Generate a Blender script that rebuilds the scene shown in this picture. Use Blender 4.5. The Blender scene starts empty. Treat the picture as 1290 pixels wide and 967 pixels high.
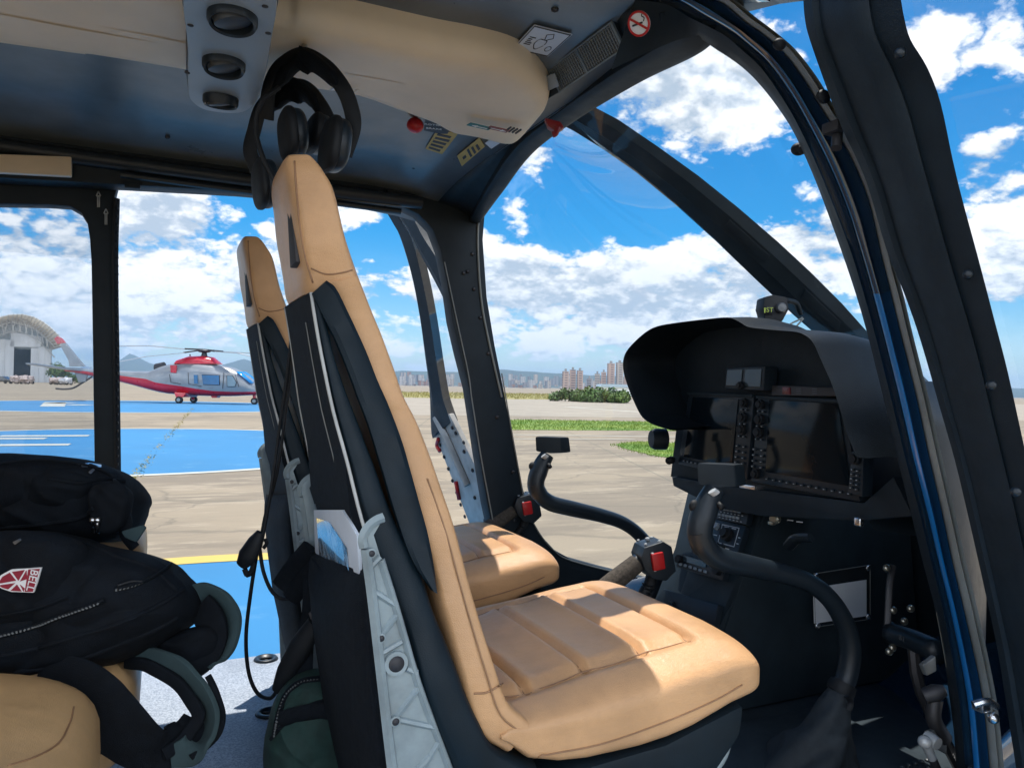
import bpy, bmesh, math, random
from mathutils import Vector as V, Matrix, noise as mnoise
R = math.radians
random.seed(7)
S = bpy.context.scene
COL = S.collection

# ------------------------------------------------------------------ camera
# eye at the origin, aircraft nose towards +X, port side towards +Y, apron at z = -1.5
F, CX, CY = 950.0, 645.0, 483.5          # focal length and centre of the 1290 x 967 photograph
yaw, pitch, roll = R(25), R(.21), R(1.2)
fw = V((math.sin(yaw)*math.cos(pitch), math.cos(yaw)*math.cos(pitch), math.sin(pitch)))
_r = V((math.cos(yaw), -math.sin(yaw), 0)); _u = _r.cross(fw)
rt = _r*math.cos(roll) + _u*math.sin(roll)
up = -_r*math.sin(roll) + _u*math.cos(roll)
GZ = -1.5
cam = bpy.data.cameras.new('camera'); cam.sensor_width = 36; cam.lens = F/1290*36
cam.clip_start = .02; cam.clip_end = 30000
co = bpy.data.objects.new('camera', cam); COL.objects.link(co)
co.matrix_world = Matrix((( rt.x, up.x, -fw.x, 0), (rt.y, up.y, -fw.y, 0), (rt.z, up.z, -fw.z, 0), (0, 0, 0, 1)))
S.camera = co

def ray(px, py): return fw + rt*((px-CX)/F) + up*((CY-py)/F)
def PX(px, py, X): d = ray(px, py); return d*(X/d.x)
def PY(px, py, Y): d = ray(px, py); return d*(Y/d.y)
def PZ(px, py, Z): d = ray(px, py); return d*(Z/d.z)
def PT(px, py, t): return ray(px, py)*t
def PD(px, py, a=.983, b=.274): d = ray(px, py); return d*(a/(d.x+b*d.z))   # the leaning plane of an open front door

# ------------------------------------------------------------------ materials
def nt(name):
    m = bpy.data.materials.new(name); m.use_nodes = True
    t = m.node_tree; b = t.nodes['Principled BSDF']
    return m, t, b
def N(t, kind, **kw):
    n = t.nodes.new(kind)
    for k, v in kw.items():
        if k in n.inputs: n.inputs[k].default_value = v
        else: setattr(n, k, v)
    return n
def math_(t, op, a, b=None, c=None):
    n = t.nodes.new('ShaderNodeMath'); n.operation = op
    for i, v in enumerate((a, b, c)):
        if v is None: continue
        if isinstance(v, (int, float)): n.inputs[i].default_value = v
        else: t.links.new(v, n.inputs[i])
    return n.outputs[0]
def mixc(t, f, a, b):
    n = t.nodes.new('ShaderNodeMix'); n.data_type = 'RGBA'
    for s, v in ((n.inputs[0], f), (n.inputs[6], a), (n.inputs[7], b)):
        if isinstance(v, (int, float)): s.default_value = v
        elif isinstance(v, tuple): s.default_value = (*v[:3], 1)
        else: t.links.new(v, s)
    return n.outputs[2]
def coords(t, scale=(1, 1, 1)):
    c = t.nodes.new('ShaderNodeTexCoord'); m = t.nodes.new('ShaderNodeMapping')
    m.inputs['Scale'].default_value = scale
    t.links.new(c.outputs['Object'], m.inputs[0]); return m.outputs[0]
def noise_(t, vec, scale, detail=4, rough=.5):
    n = N(t, 'ShaderNodeTexNoise', Scale=scale, Detail=detail, Roughness=rough)
    t.links.new(vec, n.inputs['Vector']); return n.outputs['Fac']
def ramp(t, f, a, b):
    n = N(t, 'ShaderNodeMapRange'); n.interpolation_type = 'SMOOTHSTEP'
    n.inputs['From Min'].default_value = a; n.inputs['From Max'].default_value = b
    t.links.new(f, n.inputs['Value']); return n.outputs['Result']

def mat(name, col, rough=.5, metal=0, var=.18, vs=14, bump=.0, bs=300, spec=.5, coat=0, rv=.12, aniso=(1, 1, 1), dirt=0):
    m, t, b = nt(name)
    c = coords(t, aniso)
    n1 = noise_(t, c, vs, 6, .6)
    base = mixc(t, ramp(t, n1, .25, .75), tuple(x*(1-var) for x in col), tuple(min(1, x*(1+var)) for x in col))
    if dirt:
        n3 = noise_(t, c, vs*.35, 8, .7)
        base = mixc(t, math_(t, 'MULTIPLY', ramp(t, n3, .52, .72), dirt), base, (.16, .14, .12))
    t.links.new(base, b.inputs['Base Color'])
    n2 = noise_(t, c, vs*2.3, 5, .6)
    t.links.new(math_(t, 'ADD', rough-rv, math_(t, 'MULTIPLY', n2, 2*rv)), b.inputs['Roughness'])
    b.inputs['Metallic'].default_value = metal
    b.inputs['Specular IOR Level'].default_value = spec
    b.inputs['Coat Weight'].default_value = coat
    if bump:
        bn = N(t, 'ShaderNodeBump', Strength=bump, Distance=.002)
        t.links.new(noise_(t, c, bs, 3, .6), bn.inputs['Height'])
        t.links.new(bn.outputs[0], b.inputs['Normal'])
    return m

def leather(name, col):
    m, t, b = nt(name)
    c = coords(t)
    big = noise_(t, c, 7, 6, .6)
    base = mixc(t, ramp(t, big, .3, .7), tuple(x*.86 for x in col), tuple(min(1, x*1.1) for x in col))
    t.links.new(base, b.inputs['Base Color'])
    vo = N(t, 'ShaderNodeTexVoronoi', Scale=420.0); vo.feature = 'DISTANCE_TO_EDGE'; t.links.new(c, vo.inputs['Vector'])
    wr = noise_(t, coords(t, (1, 1.6, 2.8)), 12, 5, .52)
    h = math_(t, 'ADD', math_(t, 'MULTIPLY', ramp(t, vo.outputs[0], 0, .25), .10), math_(t, 'MULTIPLY', wr, 1.6))
    bn = N(t, 'ShaderNodeBump', Strength=.45, Distance=.004); t.links.new(h, bn.inputs['Height']); t.links.new(bn.outputs[0], b.inputs['Normal'])
    t.links.new(math_(t, 'ADD', .27, math_(t, 'MULTIPLY', big, .20)), b.inputs['Roughness'])
    b.inputs['Specular IOR Level'].default_value = .42
    return m

def glass(name, tint=(.97, .985, .99), spec=1.0):
    m = bpy.data.materials.new(name); m.use_nodes = True; t = m.node_tree
    t.nodes.clear()
    o = t.nodes.new('ShaderNodeOutputMaterial'); tr = t.nodes.new('ShaderNodeBsdfTransparent'); gl = t.nodes.new('ShaderNodeBsdfGlossy')
    df = t.nodes.new('ShaderNodeBsdfDiffuse'); df.inputs[0].default_value = (.7, .75, .8, 1)
    tr.inputs[0].default_value = (*tint, 1); gl.inputs['Roughness'].default_value = .02
    lw = t.nodes.new('ShaderNodeLayerWeight'); fr = t.nodes.new('ShaderNodeMath'); fr.operation = 'POWER'; fr.inputs[1].default_value = 5
    t.links.new(lw.outputs['Facing'], fr.inputs[0])
    fr = t.nodes.new('ShaderNodeMath') if False else fr
    mx = t.nodes.new('ShaderNodeMixShader'); mx2 = t.nodes.new('ShaderNodeMixShader')
    c = coords(t)
    sm = ramp(t, noise_(t, coords(t, (1, 1, .35)), 5, 8, .68), .52, .85)       # wiping marks and dust
    t.links.new(math_(t, 'MULTIPLY', sm, .05), mx2.inputs[0])
    t.links.new(math_(t, 'ADD', .035*spec, math_(t, 'MULTIPLY', fr.outputs[0], .6*spec)), mx.inputs[0])
    t.links.new(tr.outputs[0], mx2.inputs[1]); t.links.new(df.outputs[0], mx2.inputs[2])
    t.links.new(mx2.outputs[0], mx.inputs[1]); t.links.new(gl.outputs[0], mx.inputs[2])
    t.links.new(mx.outputs[0], o.inputs[0])
    return m

M = {}
M['leather'] = leather('tan_leather', (.60, .345, .17))
M['rear_leather'] = leather('pale_tan_leather', (.60, .375, .18))
M['seam'] = mat('leather_seam', (.30, .165, .085), .6)
M['shell'] = mat('seat_shell', (.0035, .011, .018), .5, spec=.22, bump=.15, bs=500)
M['black'] = mat('black_trim', (.0085, .0155, .0225), .55, spec=.28, bump=.2, bs=420)
M['blacksoft'] = mat('black_satin', (.012, .019, .027), .38, spec=.4, bump=.12, bs=350)
M['door_trim'] = mat('door_trim', (.0125, .022, .031), .62, spec=.3, bump=.35, bs=600)
M['rubber'] = mat('rubber', (.007, .009, .012), .6, spec=.35)
M['fabric_black'] = mat('black_nylon', (.0032, .0058, .010), .8, var=.3, vs=40, bump=.9, bs=700, spec=.22)
M['fabric_teal'] = mat('grey_green_mesh', (.032, .062, .07), .85, bump=.7, bs=900)
M['fabric_green'] = mat('dark_green_nylon', (.008, .034, .03), .75, var=.3, vs=30, bump=.6, bs=700)
M['alu'] = mat('painted_alloy', (.25, .31, .335), .5, .15, dirt=.35, vs=18)
M['steel'] = mat('steel', (.62, .63, .65), .28, 1)
M['liner'] = mat('roof_liner', (.11, .13, .145), .32, var=.3, vs=5, spec=.5, bump=.02, bs=60)
M['beige'] = mat('beige_cover', (.82, .67, .49), .5, var=.07, vs=5, bump=.1, bs=260)
M['greyplastic'] = mat('grey_plastic', (.27, .315, .36), .42, var=.08, vs=5, bump=.08, bs=500)
M['floor'] = None
M['blue'] = mat('blue_paint', (.006, .13, .36), .18, coat=1.0, var=.05, rv=.05)
M['jamb'] = mat('dark_blue_paint', (.010, .030, .062), .14, coat=1.0, var=.1, rv=.05, spec=.8)
M['seal'] = mat('grey_seal', (.20, .21, .20), .5)
M['white'] = mat('white_paint', (.78, .79, .8), .5, var=.04)
M['paper'] = mat('white_paper', (.62, .68, .76), .6, var=.05)
M['red'] = mat('red_plastic', (.50, .012, .015), .35)
M['darkred'] = mat('dark_red', (.22, .015, .02), .4)
M['yellow'] = mat('yellow_label', (.50, .34, .08), .6)
M['teal'] = mat('teal_label', (.02, .2, .22), .5)
M['ink'] = mat('ink', (.03, .03, .035), .6)
M['screen'] = mat('screen_glass', (.004, .008, .012), .10, var=.1, rv=.04, spec=.22)
M['screen_grey'] = mat('screen_grey', (.03, .045, .055), .12, var=.1, rv=.05)
M['print'] = mat('printed_white', (.45, .48, .5), .6)
M['wool'] = mat('grip_foam', (.075, .062, .05), .95, var=.4, vs=150, bump=.8, bs=500)
M['glass'] = glass('window_acrylic')
M['glass_smoke'] = glass('window_acrylic_rear', (.88, .90, .92))

def floor_mat():
    m, t, b = nt('speckled_mat')
    c = coords(t)
    n = noise_(t, c, 240, 2, .7); n2 = noise_(t, c, 6, 5, .6)
    base = mixc(t, ramp(t, n, .35, .65), (.22, .26, .32), (.44, .49, .56))
    base = mixc(t, math_(t, 'MULTIPLY', ramp(t, n2, .45, .75), .4), base, (.20, .23, .27))
    t.links.new(base, b.inputs['Base Color']); b.inputs['Roughness'].default_value = .55
    bn = N(t, 'ShaderNodeBump', Strength=.5, Distance=.002); t.links.new(n, bn.inputs['Height']); t.links.new(bn.outputs[0], b.inputs['Normal'])
    return m
M['floor'] = floor_mat()

# ------------------------------------------------------------------ mesh helpers
def catmull(pts, sub, closed=False):
    pts = [V(p) for p in pts]; n = len(pts)
    if sub <= 1 or n < 3: return pts, [float(i) for i in range(n)]
    out, ts = [], []
    for i in range(n if closed else n-1):
        if closed: p0, p1, p2, p3 = pts[i-1], pts[i], pts[(i+1) % n], pts[(i+2) % n]
        else:
            p1, p2 = pts[i], pts[i+1]
            p0 = pts[i-1] if i else p1*2-p2
            p3 = pts[i+2] if i+2 < n else p2*2-p1
        for k in range(sub):
            t = k/sub
            out.append(.5*((2*p1)+(p2-p0)*t+(2*p0-5*p1+4*p2-p3)*t*t+(3*p1-p0-3*p2+p3)*t**3)); ts.append(i+t)
    if not closed: out.append(pts[-1]); ts.append(float(n-1))
    return out, ts
def lerpl(l, t):
    if isinstance(l, (int, float)): return l
    i = min(int(t), len(l)-2); f = t-i
    return l[i]*(1-f)+l[i+1]*f
def spow(x, e): return math.copysign(abs(x)**e, x)

from mathutils.bvhtree import BVHTree
def surf(*objs):
    vs, fs = [], []
    for o in objs:
        k = len(vs); vs += [v.co+ORG[o] for v in o.data.vertices]; fs += [[i+k for i in f.vertices] for f in o.data.polygons]
    return BVHTree.FromPolygons(vs, fs)
def hit(bv, px, py, off=.002, t=1.1):
    d = ray(px, py).normalized(); q = bv.ray_cast(V(), d)
    return (q[0] if q[0] is not None else PT(px, py, t))-d*off
ORG = {}
class MB:
    def __init__(s): s.bm = bmesh.new(); s.mi = 0
    def merge(s, b):
        for f in b.faces: f.material_index = s.mi
        bmesh.ops.recalc_face_normals(b, faces=b.faces)
        me = bpy.data.meshes.new('t'); b.to_mesh(me); b.free(); s.bm.from_mesh(me); bpy.data.meshes.remove(me); return s
    def box(s, c, size, rot=None, bev=0, seg=2):
        b = bmesh.new(); bmesh.ops.create_cube(b, size=1)
        for v in b.verts: v.co = V((v.co.x*size[0], v.co.y*size[1], v.co.z*size[2]))
        if bev: bmesh.ops.bevel(b, geom=b.edges[:], offset=bev, segments=seg, affect='EDGES', profile=.6)
        for v in b.verts: v.co = ((rot @ v.co) if rot else v.co) + V(c)
        return s.merge(b)
    def quadbox(s, quad, d, bev=0):
        """slab from a quad of 4 points extruded by vector d"""
        b = bmesh.new(); q = [b.verts.new(V(p)) for p in quad]; w = [b.verts.new(V(p)+V(d)) for p in quad]
        b.faces.new(q); b.faces.new(w[::-1]); n = len(q)
        for i in range(n): b.faces.new((q[i], w[i], w[(i+1) % n], q[(i+1) % n]))
        bmesh.ops.recalc_face_normals(b, faces=b.faces)
        if bev: bmesh.ops.bevel(b, geom=b.edges[:], offset=bev, segments=2, affect='EDGES', profile=.6)
        return s.merge(b)
    def tube(s, pts, r, n=10, sub=6, flat=None, upv=None, closed=False, e=1.0, caps=True):
        P, ts = catmull(pts, sub, closed); m = len(P); rings = []; prev = None
        for i in range(m):
            a = P[i-1] if (i or closed) else P[i]; c = P[(i+1) % m] if (i < m-1 or closed) else P[i]
            tg = (c-a)
            tg = tg.normalized() if tg.length > 1e-9 else V((0, 0, 1))
            if upv is not None:
                uv = upv if isinstance(upv, V) else V(upv)
                sd = tg.cross(uv).normalized(); nm = sd.cross(tg)
            else:
                if prev is None:
                    prev = tg.orthogonal().normalized()
                prev = (prev-tg*prev.dot(tg)).normalized(); nm = prev; sd = tg.cross(nm)
            rr = lerpl(r, ts[i]) if not closed else (r if isinstance(r, (int, float)) else lerpl(list(r)+[r[0]], ts[i]))
            fa, fb = flat if flat else (1, 1)
            rings.append([P[i]+sd*(spow(math.cos(2*math.pi*k/n), e)*rr*fa)+nm*(spow(math.sin(2*math.pi*k/n), e)*rr*fb) for k in range(n)])
        return s.loft(rings, True, caps and not closed, closed)
    def loft(s, rings, closed=True, caps=True, loop=False):
        b = bmesh.new(); vs = [[b.verts.new(p) for p in r] for r in rings]; n = len(rings[0])
        for i in range(len(vs) if loop else len(vs)-1):
            a, c = vs[i], vs[(i+1) % len(vs)]
            for k in range(n if closed else n-1):
                try: b.faces.new((a[k], a[(k+1) % n], c[(k+1) % n], c[k]))
                except ValueError: pass
        if caps and closed and not loop:
            b.faces.new(vs[0][::-1]); b.faces.new(vs[-1])
        return s.merge(b)
    def grid(s, rows): return s.loft(rows, False, False)
    def prism(s, poly, fn, w0, w1, bev=0):
        b = bmesh.new(); a = [b.verts.new(fn(u, v, w0)) for u, v in poly]; c = [b.verts.new(fn(u, v, w1)) for u, v in poly]; n = len(poly)
        b.faces.new(a); b.faces.new(c[::-1])
        for i in range(n): b.faces.new((a[i], c[i], c[(i+1) % n], a[(i+1) % n]))
        bmesh.ops.recalc_face_normals(b, faces=b.faces)
        if bev:
            es = [e for e in b.edges if len(e.link_faces) == 2 and e.calc_face_angle(0) > .6]
            bmesh.ops.bevel(b, geom=es, offset=bev, segments=2, affect='EDGES', profile=.6, clamp_overlap=True)
        return s.merge(b)
    def lathe(s, prof, c, axis, n=24):
        ax = V(axis).normalized(); o = ax.orthogonal().normalized(); p = ax.cross(o); c = V(c)
        rings = [[c+ax*h+(o*math.cos(2*math.pi*k/n)+p*math.sin(2*math.pi*k/n))*max(r, 1e-4) for k in range(n)] for r, h in prof]
        return s.loft(rings, True, True)
    def ball(s, c, r, rot=None, n=14, wob=0, e=1.0):
        rx, ry, rz = (r, r, r) if isinstance(r, (int, float)) else r
        rings = []
        for i in range(1, n):
            th = math.pi*i/n
            ring = []
            for k in range(2*n):
                ph = math.pi*k/n
                d = V((spow(math.sin(th)*math.cos(ph), e)*rx, spow(math.sin(th)*math.sin(ph), e)*ry, spow(math.cos(th), e)*rz))
                if wob: d *= 1+wob*mnoise.noise(d*9/max(rx, ry, rz)*.3+V(c))
                ring.append((rot @ d if rot else d)+V(c))
            rings.append(ring)
        return s.loft(rings, True, True)
    def inflate(s, outline, nrm, df, db, rings=9, sub=5, wr=0, ws=9, p=2.6, ctr=None):
        P, _ = catmull(outline, sub, True); c = V(ctr) if ctr is not None else sum(P, V())/len(P); nrm = V(nrm).normalized()
        b = bmesh.new(); n = len(P); base = [b.verts.new(q) for q in P]
        for sgn, dep in ((1, df), (-1, db)):
            last = base
            for k in range(1, rings+1):
                q = 1-k/rings
                h = (1-q**p)**.5*dep*sgn
                if k == rings:
                    cv = b.verts.new(c+nrm*h)
                    for i in range(n): b.faces.new((last[i], last[(i+1) % n], cv))
                    break
                cur = []
                for i in range(n):
                    pt = c+(P[i]-c)*q+nrm*h
                    if wr:
                        s1_ = pt.x*.55+pt.z*.83; s2_ = pt.x*.83-pt.z*.55
                        w = .7*mnoise.noise(pt*ws*.8)+.35*mnoise.noise(pt*ws*2.1)
                        w += 1.1*(1-abs(mnoise.noise(V((s1_*ws*2.2, s2_*ws*.55, pt.y*ws)))))**4-.4
                        w -= .9*(1-abs(mnoise.noise(V((s2_*ws*1.7+7, s1_*ws*.8, pt.y*ws)))))**5
                        pt = pt+nrm*(sgn*wr*w*(1-q**8))
                    cur.append(b.verts.new(pt))
                for i in range(n): b.faces.new((last[i], last[(i+1) % n], cur[(i+1) % n], cur[i]))
                last = cur
        return s.merge(b)
    def text(s, body, o, xd, yd, size, lift=.0008, ext=.0004):
        cu = bpy.data.curves.new('t', 'FONT'); cu.body = body; cu.size = size; cu.align_x = 'CENTER'; cu.align_y = 'CENTER'; cu.extrude = ext
        ob = bpy.data.objects.new('t', cu); COL.objects.link(ob); bpy.context.view_layer.update()
        me = bpy.data.meshes.new_from_object(ob.evaluated_get(bpy.context.evaluated_depsgraph_get()))
        b = bmesh.new(); b.from_mesh(me); xd = V(xd).normalized(); yd = V(yd); yd = (yd-xd*yd.dot(xd)).normalized(); z = xd.cross(yd)
        for v in b.verts: v.co = V(o)+xd*v.co.x+yd*v.co.y+z*(v.co.z+lift)
        bpy.data.objects.remove(ob); bpy.data.curves.remove(cu); bpy.data.meshes.remove(me)
        return s.merge(b)
    def parts(s, name, mats, parent=None, **kw):
        """every separate piece becomes an object of its own"""
        seen = set(); out = []
        s.bm.verts.index_update()
        for v0 in s.bm.verts:
            if v0.index in seen: continue
            st = [v0]; seen.add(v0.index); vs = []
            while st:
                v = st.pop(); vs.append(v)
                for e in v.link_edges:
                    w = e.other_vert(v)
                    if w.index not in seen: seen.add(w.index); st.append(w)
            q = MB(); mp = {v: q.bm.verts.new(v.co) for v in vs}
            for f in {f for v in vs for f in v.link_faces}:
                g = q.bm.faces.new([mp[v] for v in f.verts]); g.material_index = f.material_index
            out.append(q)
        s.bm.free()
        return [q.build(name, mats, parent, **kw) for q in out]
    def build(s, name, mats, parent=None, smooth=True, ang=38, solid=0, subsurf=0):
        off = ORG[parent] if parent else V()
        for v in s.bm.verts: v.co -= off
        if smooth:
            for f in s.bm.faces: f.smooth = True
            for e in s.bm.edges:
                if len(e.link_faces) == 2 and e.calc_face_angle(0) > R(ang): e.smooth = False
        me = bpy.data.meshes.new(name); s.bm.to_mesh(me); s.bm.free()
        for m in (mats if isinstance(mats, (list, tuple)) else [mats]): me.materials.append(m)
        o = bpy.data.objects.new(name, me); COL.objects.link(o)
        if parent: o.parent = parent; ORG[o] = ORG[parent]
        else: ORG[o] = V()
        if solid:
            md = o.modifiers.new('s', 'SOLIDIFY'); md.thickness = solid; md.offset = 0
        if subsurf:
            md = o.modifiers.new('u', 'SUBSURF'); md.levels = md.render_levels = subsurf
        return o

def tag(o, label=None, cat=None, group=None, kind=None):
    if label: o['label'] = label
    if cat: o['category'] = cat
    if group: o['group'] = group
    if kind: o['kind'] = kind
    return o
def thing(name, label, cat, loc=(0, 0, 0), group=None):
    o = bpy.data.objects.new(name, None); COL.objects.link(o); o.location = loc; o.empty_display_size = .1
    ORG[o] = V(loc); return tag(o, label, cat, group)
def dup(o, parent=None, off=None):
    kids = [c for c in KIDS.get(o.name, [])]
    c = o.copy(); COL.objects.link(c); ORG[c] = ORG[o]
    if parent: c.parent = parent
    if off is not None: c.location = o.location+V(off)
    for k in kids: dup(k, c)
    return c
KIDS = {}
def copy_tree(o, off):
    KIDS.clear()
    for q in COL.objects:
        if q.parent: KIDS.setdefault(q.parent.name, []).append(q)
    return dup(o, None, off)
# ------------------------------------------------------------------ sky, sun
SUN = V((.10, .27, 1)).normalized()
def world():
    w = bpy.data.worlds.new('World'); S.world = w; w.use_nodes = True; t = w.node_tree; t.nodes.clear()
    out = t.nodes.new('ShaderNodeOutputWorld')
    sky = t.nodes.new('ShaderNodeTexSky'); sky.sky_type = 'NISHITA'; sky.sun_disc = False
    sky.sun_elevation = math.asin(SUN.z); sky.sun_rotation = math.atan2(SUN.x, SUN.y)
    sky.air_density = 1.0; sky.dust_density = .3; sky.ozone_density = 3.0; sky.altitude = 700
    tc = t.nodes.new('ShaderNodeTexCoord'); d = tc.outputs['Generated']
    sep = t.nodes.new('ShaderNodeSeparateXYZ'); t.links.new(d, sep.inputs[0])
    z = math_(t, 'MAXIMUM', sep.outputs[2], 0.0)
    den = math_(t, 'ADD', z, .42)
    cb = t.nodes.new('ShaderNodeCombineXYZ')
    t.links.new(math_(t, 'DIVIDE', sep.outputs[0], den), cb.inputs[0]); t.links.new(math_(t, 'DIVIDE', sep.outputs[1], den), cb.inputs[1])
    t.links.new(math_(t, 'MULTIPLY', z, .4), cb.inputs[2])
    def dens(vec):
        a = N(t, 'ShaderNodeTexNoise', Scale=3.3, Detail=12.0, Roughness=.55, Distortion=.1); t.links.new(vec, a.inputs['Vector'])
        b = N(t, 'ShaderNodeTexNoise', Scale=9.0, Detail=8.0, Roughness=.55); t.links.new(vec, b.inputs['Vector'])
        c = N(t, 'ShaderNodeTexNoise', Scale=24.0, Detail=6.0, Roughness=.55); t.links.new(vec, c.inputs['Vector'])
        # billows: rounded heads with sharp creases between them
        bb_ = math_(t, 'ABSOLUTE', math_(t, 'SUBTRACT', b.outputs['Fac'], .5)); cc_ = math_(t, 'ABSOLUTE', math_(t, 'SUBTRACT', c.outputs['Fac'], .5))
        s_ = math_(t, 'ADD', math_(t, 'MULTIPLY', a.outputs['Fac'], .80), math_(t, 'MULTIPLY', bb_, .62))
        return math_(t, 'ADD', math_(t, 'ADD', s_, math_(t, 'MULTIPLY', cc_, .26)), .015)
    def shifted(k):
        sc = t.nodes.new('ShaderNodeVectorMath'); sc.operation = 'MULTIPLY_ADD'; t.links.new(cb.outputs[0], sc.inputs[0])
        sc.inputs[1].default_value = (k, k, 1.0); sc.inputs[2].default_value = (0, 0, .004); return sc.outputs[0]
    n0 = dens(cb.outputs[0]); n1 = dens(shifted(.972)); n2 = dens(shifted(.92))
    # where the cloud masses stand (directions in the sky), and the clear gaps between them
    cov = None
    for px, py, rad, amp in CLOUDS:
        c = ray(px, py).normalized()
        vs = t.nodes.new('ShaderNodeVectorMath'); vs.operation = 'MULTIPLY'; vs.inputs[1].default_value = (1, 1, 1.6); t.links.new(d, vs.inputs[0])
        ds = t.nodes.new('ShaderNodeVectorMath'); ds.operation = 'DISTANCE'; t.links.new(vs.outputs[0], ds.inputs[0]); ds.inputs[1].default_value = (c.x, c.y, c.z*1.6)
        g = math_(t, 'MULTIPLY', ramp(t, ds.outputs['Value'], rad, rad*.15), amp)
        cov = g if cov is None else math_(t, 'ADD', cov, g)
    elev = math_(t, 'SUBTRACT', .045, math_(t, 'MULTIPLY', ramp(t, z, .10, .42), .075))
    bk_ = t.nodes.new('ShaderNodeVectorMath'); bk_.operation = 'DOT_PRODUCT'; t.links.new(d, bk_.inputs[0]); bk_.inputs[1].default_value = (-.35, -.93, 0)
    cov = math_(t, 'ADD', cov, math_(t, 'MULTIPLY', ramp(t, bk_.outputs['Value'], .0, .5), .10))  # extra cloud cover out of view, added to light the cabin
    cov = math_(t, 'ADD', math_(t, 'ADD', cov, elev), n0)
    mask = ramp(t, cov, .505, .592)
    thin = math_(t, 'MULTIPLY', ramp(t, noise_(t, cb.outputs[0], 1.3, 8, .65), .45, .9), .25)
    # one thin streak of high cloud
    pn = ray(780, 322).cross(ray(940, 331)).normalized(); pc_ = ray(862, 327).normalized()
    s1_ = t.nodes.new('ShaderNodeVectorMath'); s1_.operation = 'DOT_PRODUCT'; t.links.new(d, s1_.inputs[0]); s1_.inputs[1].default_value = pn
    s2_ = t.nodes.new('ShaderNodeVectorMath'); s2_.operation = 'DISTANCE'; t.links.new(d, s2_.inputs[0]); s2_.inputs[1].default_value = pc_
    strk = math_(t, 'MULTIPLY', math_(t, 'MULTIPLY', ramp(t, math_(t, 'ABSOLUTE', s1_.outputs['Value']), .0048, .0005), ramp(t, s2_.outputs['Value'], .085, .03)), .55)
    mask = math_(t, 'MAXIMUM', mask, math_(t, 'MAXIMUM', thin, strk))
    lit = math_(t, 'ADD', math_(t, 'MULTIPLY', math_(t, 'SUBTRACT', n0, n1), 3.2), math_(t, 'MULTIPLY', math_(t, 'SUBTRACT', n0, n2), 2.4))
    lit = ramp(t, lit, -.55, .34)
    deep = ramp(t, cov, .62, .85)
    lit = math_(t, 'SUBTRACT', lit, math_(t, 'MULTIPLY', deep, .20))
    ccol = mixc(t, lit, CLOUD_DARK, CLOUD_LIT)
    # clouds fade towards the pale blue of the horizon with distance
    far = ramp(t, z, .20, .0)
    ccol = mixc(t, math_(t, 'MULTIPLY', far, .22), ccol, (.42, .58, .76))
    mask = math_(t, 'MULTIPLY', mask, math_(t, 'SUBTRACT', 1.0, math_(t, 'MULTIPLY', ramp(t, z, .05, .0), .4)))
    mask = math_(t, 'MULTIPLY', mask, ramp(t, sep.outputs[2], -.005, .01))
    hs = t.nodes.new('ShaderNodeHueSaturation'); hs.inputs['Saturation'].default_value = SKY_SAT; hs.inputs['Hue'].default_value = SKY_HUE; t.links.new(sky.outputs[0], hs.inputs['Color'])
    b1 = t.nodes.new('ShaderNodeBackground'); b1.inputs[1].default_value = SKY_STR; t.links.new(hs.outputs[0], b1.inputs[0])
    b2 = t.nodes.new('ShaderNodeBackground'); t.links.new(ccol, b2.inputs[0])
    # unseen clouds behind the camera, brightened beyond nature as added fill for the cabin
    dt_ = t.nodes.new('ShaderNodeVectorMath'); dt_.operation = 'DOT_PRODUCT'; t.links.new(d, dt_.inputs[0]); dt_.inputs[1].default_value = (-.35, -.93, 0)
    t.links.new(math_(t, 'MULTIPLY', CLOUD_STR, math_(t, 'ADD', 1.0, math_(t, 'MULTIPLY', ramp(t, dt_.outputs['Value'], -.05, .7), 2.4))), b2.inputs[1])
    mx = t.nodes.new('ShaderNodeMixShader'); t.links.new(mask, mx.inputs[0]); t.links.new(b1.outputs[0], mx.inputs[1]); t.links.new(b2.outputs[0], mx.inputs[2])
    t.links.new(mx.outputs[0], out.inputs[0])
    w.cycles.sampling_method = 'MANUAL'; w.cycles.sample_map_resolution = 1024
    L = bpy.data.lights.new('sun', 'SUN'); L.energy = SUN_STR; L.angle = R(.5); L.color = (1, .95, .87)
    o = bpy.data.objects.new('sun', L); COL.objects.link(o); o.location = SUN*60
    o.rotation_euler = SUN.to_track_quat('Z', 'Y').to_euler()
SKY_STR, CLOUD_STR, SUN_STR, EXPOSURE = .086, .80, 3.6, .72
HAZE = .00016
SKY_SAT, SKY_HUE = 1.65, .496
CLOUD_DARK, CLOUD_LIT = (.42, .50, .60), (1.0, 1.0, 1.0)
CLOUDS = [  # px, py, radius (rad), how much cloud is added (+) or cleared (-)
    (860, 120, .20, .17), (960, 100, .16, .10), (670, 205, .07, .12), (660, 262, .04, .10), (757, 246, .03, .10),
    (720, 365, .17, .14), (850, 380, .19, .14), (1030, 320, .14, .15), (640, 350, .10, .08),
    (1220, 50, .20, .18), (1250, 220, .13, .15), (1270, 330, .16, .15), (1060, 170, .05, .06),
    (220, 345, .20, .08), (40, 350, .20, .08), (200, 262, .10, .10), (280, 272, .05, .06), (450, 270, .08, .12), (480, 370, .12, .10),
    (690, 285, .16, -.10), (800, 260, .14, -.10), (960, 240, .12, -.10), (300, 265, .09, -.08), (470, 310, .08, -.10),
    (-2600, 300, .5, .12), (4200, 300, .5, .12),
    (1200, 150, .08, -.12), (900, 330, .08, -.05), (350, 330, .07, -.05), (1240, 120, .06, -.06)]
world()

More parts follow.
